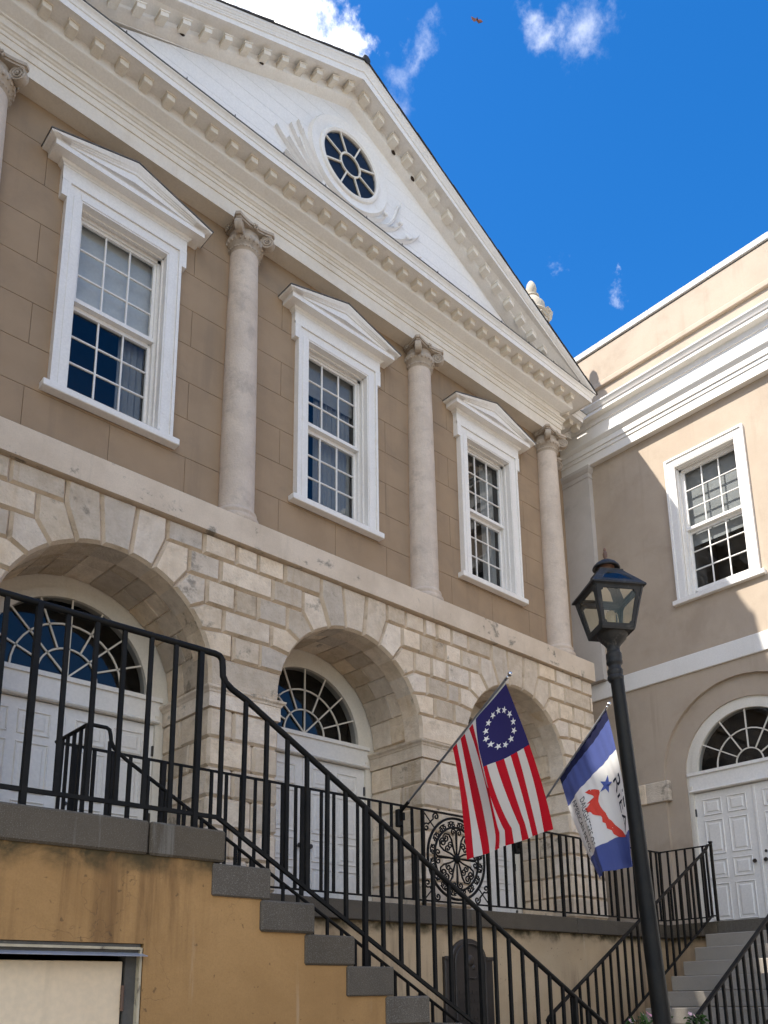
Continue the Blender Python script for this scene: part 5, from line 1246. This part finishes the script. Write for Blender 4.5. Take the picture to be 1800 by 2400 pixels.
# the striped flag
H0, H1 = Vector((5.791, 4.80, 2.803)), Vector((5.791, 5.485, 2.335)); F0, F1 = Vector((6.44, 4.85, 1.50)), Vector((5.83, 5.36, 1.225))
def S1(u, v):
    p = (H0*(1-v)+H1*v)*(1-u)+(F0*(1-v)+F1*v)*u
    p = p+Vector((.05, -.02, -.055))*math.sin(PI*u)*(1-.6*v)
    k = math.exp(-((v-.66)/.11)**2)                       # pleat running down from the hoist
    p += Vector((-.035, -.15, 0))*k*(math.sin(PI*min(1, u*1.02))**.7)*.72
    k2 = math.exp(-((v-.84)/.10)**2); p += Vector((.05, .09, 0))*k2*math.sin(PI*u*.95)*.7
    p += Vector((-.11, .05, 0))*math.exp(-((v-.50)/.16)**2)*math.sin(PI*min(1,u*1.15))**.8 if u < .87 else Vector((0, 0, 0))
    a = .022*u**.8
    p += Vector((.35, -.9, 0))*a*math.sin(2*PI*(2.3*v+.35*u)+.6)
    p += Vector((.2, -.5, 0))*.006*math.sin(2*PI*(6*v+1.3*u))*u
    return p
fl = cloth('flag', S1, 'us_flag_cloth', label='red and white striped flag with a ring of stars on blue', loc=tuple(H0))
def star_poly(cu, cv, ru, rv, rot):
    P = []
    for i in range(10):
        r = 1 if i % 2 == 0 else .40; a = rot+PI*i/5; P.append((cu+ru*r*math.sin(a), cv-rv*r*math.cos(a)))
    return P
for k in range(13):
    a = 2*PI*k/13; cu, cv = .200+.105*math.cos(a), .25+.165*math.sin(a)
    mb = MB(); P = star_poly(cu, cv, .0225, .038, a+PI/2); mb.add([on_cloth(S1, cu, cv, .003)]+[on_cloth(S1, u, v, .003) for u, v in P], [(0, 1+i, 1+(i+1) % 10) for i in range(10)]); obj('star', mb, 'star_white', fl)
# the second flag
G0, G1 = Vector((7.612, 4.93, 2.968)), Vector((7.612, 5.59, 2.335)); E0, E1 = Vector((7.66, 4.80, 1.30)), Vector((7.60, 5.17, 1.16))
def S2(u, v):
    p = (G0*(1-v)+G1*v)*(1-u)+(E0*(1-v)+E1*v)*u
    p = p+Vector((.0, -.06, -.03))*math.sin(PI*u)*(1-v)+Vector((0, .03, 0))*math.sin(PI*u)*v
    a = .15*u**.75
    p += Vector((.9, .15, 0))*a*math.sin(2*PI*(1.05*v+.12*u)-.5)
    p += Vector((.9, .0, 0))*.028*u*math.sin(2*PI*(3.3*v+.5*u)+1.0)
    p += Vector((.6, .0, 0))*.007*math.sin(2*PI*(9*v+2*u))
    return p
f2 = cloth('flag', S2, 'member_flag_cloth', label='blue and white lettered flag with a red sweep beside the lamp post', loc=tuple(G0))
mb = MB(); P = star_poly(.385, .33, .062, .112, .25); mb.add([on_cloth(S2, .385, .34, .003)]+[on_cloth(S2, u, v, .003) for u, v in P], [(0, 1+i, 1+(i+1) % 10) for i in range(10)]); obj('star', mb, 'print_blue', f2)
mb = MB(); ctr = [(.335, .62), (.36, .56), (.39, .50), (.41, .49), (.43, .56), (.46, .60), (.50, .58), (.54, .53), (.57, .47), (.585, .46), (.62, .455), (.64, .42), (.68, .40), (.71, .34), (.74, .31), (.77, .27), (.785, .22)]
wd = [.03, .055, .06, .05, .085, .10, .09, .07, .045, .04, .055, .05, .065, .05, .065, .05, .015]
vs = []
for (u, v), w_ in zip(ctr, wd):
    for q in range(5): vs.append(on_cloth(S2, u+.012*(q-2)/2*0, v+w_*(q-2)/2, .003))
mb.add(vs, [(5*i+q, 5*i+5+q, 5*i+6+q, 5*i+1+q) for i in range(len(ctr)-1) for q in range(4)]); obj('red_sweep', mb, 'print_red', f2)
def text_on(S, txt, u0, u1, v0, hgt, mat, parent, arc=0.0):
    cu = bpy.data.curves.new('lettering', 'FONT'); cu.body = txt; cu.size = 1.0; cu.resolution_u = 3
    to = bpy.data.objects.new('lettering', cu); col.objects.link(to)
    bpy.context.view_layer.update(); dg = bpy.context.evaluated_depsgraph_get(); me0 = bpy.data.meshes.new_from_object(to.evaluated_get(dg)); bpy.data.objects.remove(to)
    xs = [v.co.x for v in me0.vertices]; x0, x1 = min(xs), max(xs)
    mb = MB(); mb.v = []
    for v in me0.vertices:
        t_ = (v.co.x-x0)/(x1-x0); u = u0+(u1-u0)*t_; vv = v0-hgt*v.co.y-arc*math.sin(PI*t_)
        mb.v.append(tuple(on_cloth(S, min(max(u, 0), 1), min(max(vv, 0), 1), .004)))
    mb.f = [tuple(p.vertices) for p in me0.polygons]; bpy.data.meshes.remove(me0)
    return obj('lettering', mb, mat, parent)
text_on(S2, 'DAUGHTERS OF', .36, .77, .745, .115, 'print_black', f2)
text_on(S2, 'AMERICAN REVOL', .305, .775, .90, .115, 'print_black', f2)
text_on(S2, 'RIEA', .40, .76, .20, .22, 'print_black', f2, .02)
def flagpole(p0, p1, label):
    p0, p1 = Vector(p0), Vector(p1); d = (p1-p0).normalized()
    fp = thing('flagpole', label, 'flagpole', tuple(p0))
    mb = MB(); mb.tube([p0+d*.02, p1-d*.03], .0115, 10); obj('pole', mb, 'steel_pole', fp, smooth=50)
    mb = MB(); mb.sphere(p1+d*.012, .024, 12, 8); mb.sphere(p1-d*.028, .017, 10, 6, (1, 1, 1)); mb.tube([p1-d*.06, p1-d*.03], .015, 10); obj('finial', mb, 'chrome', fp, smooth=60)
    mb = MB(); mb.tube([p0-d*.02, p0+d*.15], .018, 10); mb.cbox(p0.x-.035, p0.x+.035, p0.y-.012, p0.y+.045, p0.z-.15, p0.z+.03, .008)
    for dz in (-.115, .0): mb.sphere((p0.x, p0.y-.015, p0.z+dz-.02), .014, 8, 5)
    mb.cbox(p0.x-.012, p0.x+.012, p0.y-.06, p0.y, p0.z-.09, p0.z-.01, .004); obj('bracket', mb, 'black_iron', fp, smooth=30)
flagpole((5.791, 6.235, 1.812), (5.791, 4.744, 2.842), 'slanted metal flagpole with silver ball carrying the striped flag')
flagpole((7.612, 6.235, 1.72), (7.612, 4.895, 3.002), 'slanted metal flagpole with silver ball carrying the blue and white flag')

# ================================================================== planter and flowers at the foot of the picture
pl = thing('planter', 'low planter box below the picture edge in front of the wing steps', 'planter', (6.2, 3.6, GZ))
mb = MB(); mb.cbox(5.45, 6.95, 3.42, 3.82, GZ, -.55, .02); obj('box', mb, 'stucco_far', pl)
mb = MB(); mb.box(5.5, 6.9, 3.47, 3.77, -.56, -.53); obj('soil', mb, 'bark', pl)
def leaf(mb, p, d, up_, ln, wd):
    d = Vector(d).normalized(); s_ = d.cross(Vector(up_)).normalized(); p = Vector(p)
    mb.add([p, p+d*ln*.5+s_*wd*.5+Vector((0, 0, .01)), p+d*ln-Vector((0, 0, .012)), p+d*ln*.5-s_*wd*.5+Vector((0, 0, .01))], [(0, 1, 2), (0, 2, 3)])
def flower_plant(x, y, ztop, label, petal, spread=.09):
    t = thing('flowering_plant', label, 'plant', (x, y, -.53), group='flowers at the picture foot')
    fo = MB(); stm = MB()
    for i in range(150):
        a = random.uniform(0, 2*PI); r = spread*math.sqrt(random.random()); z = random.uniform(-.5, ztop-.01-.25*r); d = (math.cos(a)*1.0, math.sin(a)*1.0, random.uniform(.0, .9))
        leaf(fo, (x+r*math.cos(a)*.8, y+r*math.sin(a)*.8, z), d, (0, 0, 1), random.uniform(.03, .055), random.uniform(.014, .022))
    for i in range(6):
        a = random.uniform(0, 2*PI); r = spread*.6*random.random(); stm.tube([(x, y, -.54), (x+r*math.cos(a)*.6, y+r*math.sin(a)*.6, -.35), (x+r*math.cos(a), y+r*math.sin(a), ztop-.02)], .003, 4)
    obj('foliage', fo, 'leaf_green', t); obj('stem', stm, 'leaf_green', t)
    for i in range(5):
        a = random.uniform(0, 2*PI); r = spread*.8*math.sqrt(random.random()); c = Vector((x+r*math.cos(a), y+r*math.sin(a), ztop+random.uniform(-.035, .012))); mb = MB()
        tl = Vector((random.uniform(-.4, .4), -.7, .6)).normalized(); s1 = tl.orthogonal().normalized(); s2 = tl.cross(s1)
        for k in range(5):
            b = 2*PI*k/5; e = s1*math.cos(b)+s2*math.sin(b); g_ = s1*math.cos(b+PI/2)+s2*math.sin(b+PI/2)
            mb.add([c, c+e*.011+g_*.009, c+e*.021+tl*.003, c+e*.011-g_*.009], [(0, 1, 2, 3)])
        obj('blossom', mb, petal, t)
flower_plant(5.66, 3.60, -.165, 'pale pink flowers just left of the lamp post', 'petal_pale')
flower_plant(5.92, 3.58, -.150, 'deep pink flowers touching the left edge of the lamp post', 'petal', .11)
flower_plant(6.50, 3.60, -.155, 'pink flowers with bright green leaves just right of the lamp post', 'petal_pale', .09)
gt = thing('spiky_plant', 'green blade-leaved plant among the flowers left of the lamp post', 'plant', (5.8, 3.55, -.53))
mb = MB()
for i in range(9):
    a = random.uniform(0, 2*PI); mb.add([(5.80, 3.55, -.5), (5.812, 3.55, -.5), (5.80+.10*math.cos(a), 3.55+.05*math.sin(a), -.17), (5.80+.16*math.cos(a), 3.55+.08*math.sin(a), -.12-random.random()*.06)], [(0, 1, 2), (0, 2, 3)])
mb.add([(5.92, 3.55, -.26), (5.93, 3.55, -.25), (5.76, 3.55, -.10)], [(0, 1, 2)])
obj('blade', mb, 'leaf_green', gt)

# ================================================================== butterfly in the sky
bp = Vector((.44287, .36271, .81994))*9.0
bf = thing('butterfly', 'small dark orange butterfly flying in the blue sky', 'butterfly', tuple(bp))
R_ = Vector((r2.x, r2.y, r2.z)); U_ = Vector((u2.x, u2.y, u2.z))
mb = MB(); mb.sphere(bp, .006, 6, 5, (1, 1, 2.6)); obj('body', mb, 'hole_dark', bf)
for pts in ([(-.004, 0), (-.045, .030), (-.040, .006), (-.022, -.018), (0, -.012)], [(.0, -.004), (.030, -.012), (.045, -.035), (.012, -.040), (-.006, -.015)]):
    mb = MB(); sidez = .012 if pts[0][0] < 0 else -.012
    vs = [bp+R_*a+U_*b+fw*(sidez*abs(a)/.045) for a, b in pts]; n = len(vs); mb.add(vs+[v+fw*.0012 for v in vs], [tuple(range(n)), tuple(range(2*n-1, n-1, -1))]+[(i, (i+1) % n, n+(i+1) % n, n+i) for i in range(n)]); obj('wing', mb, 'butterfly_orange', bf)
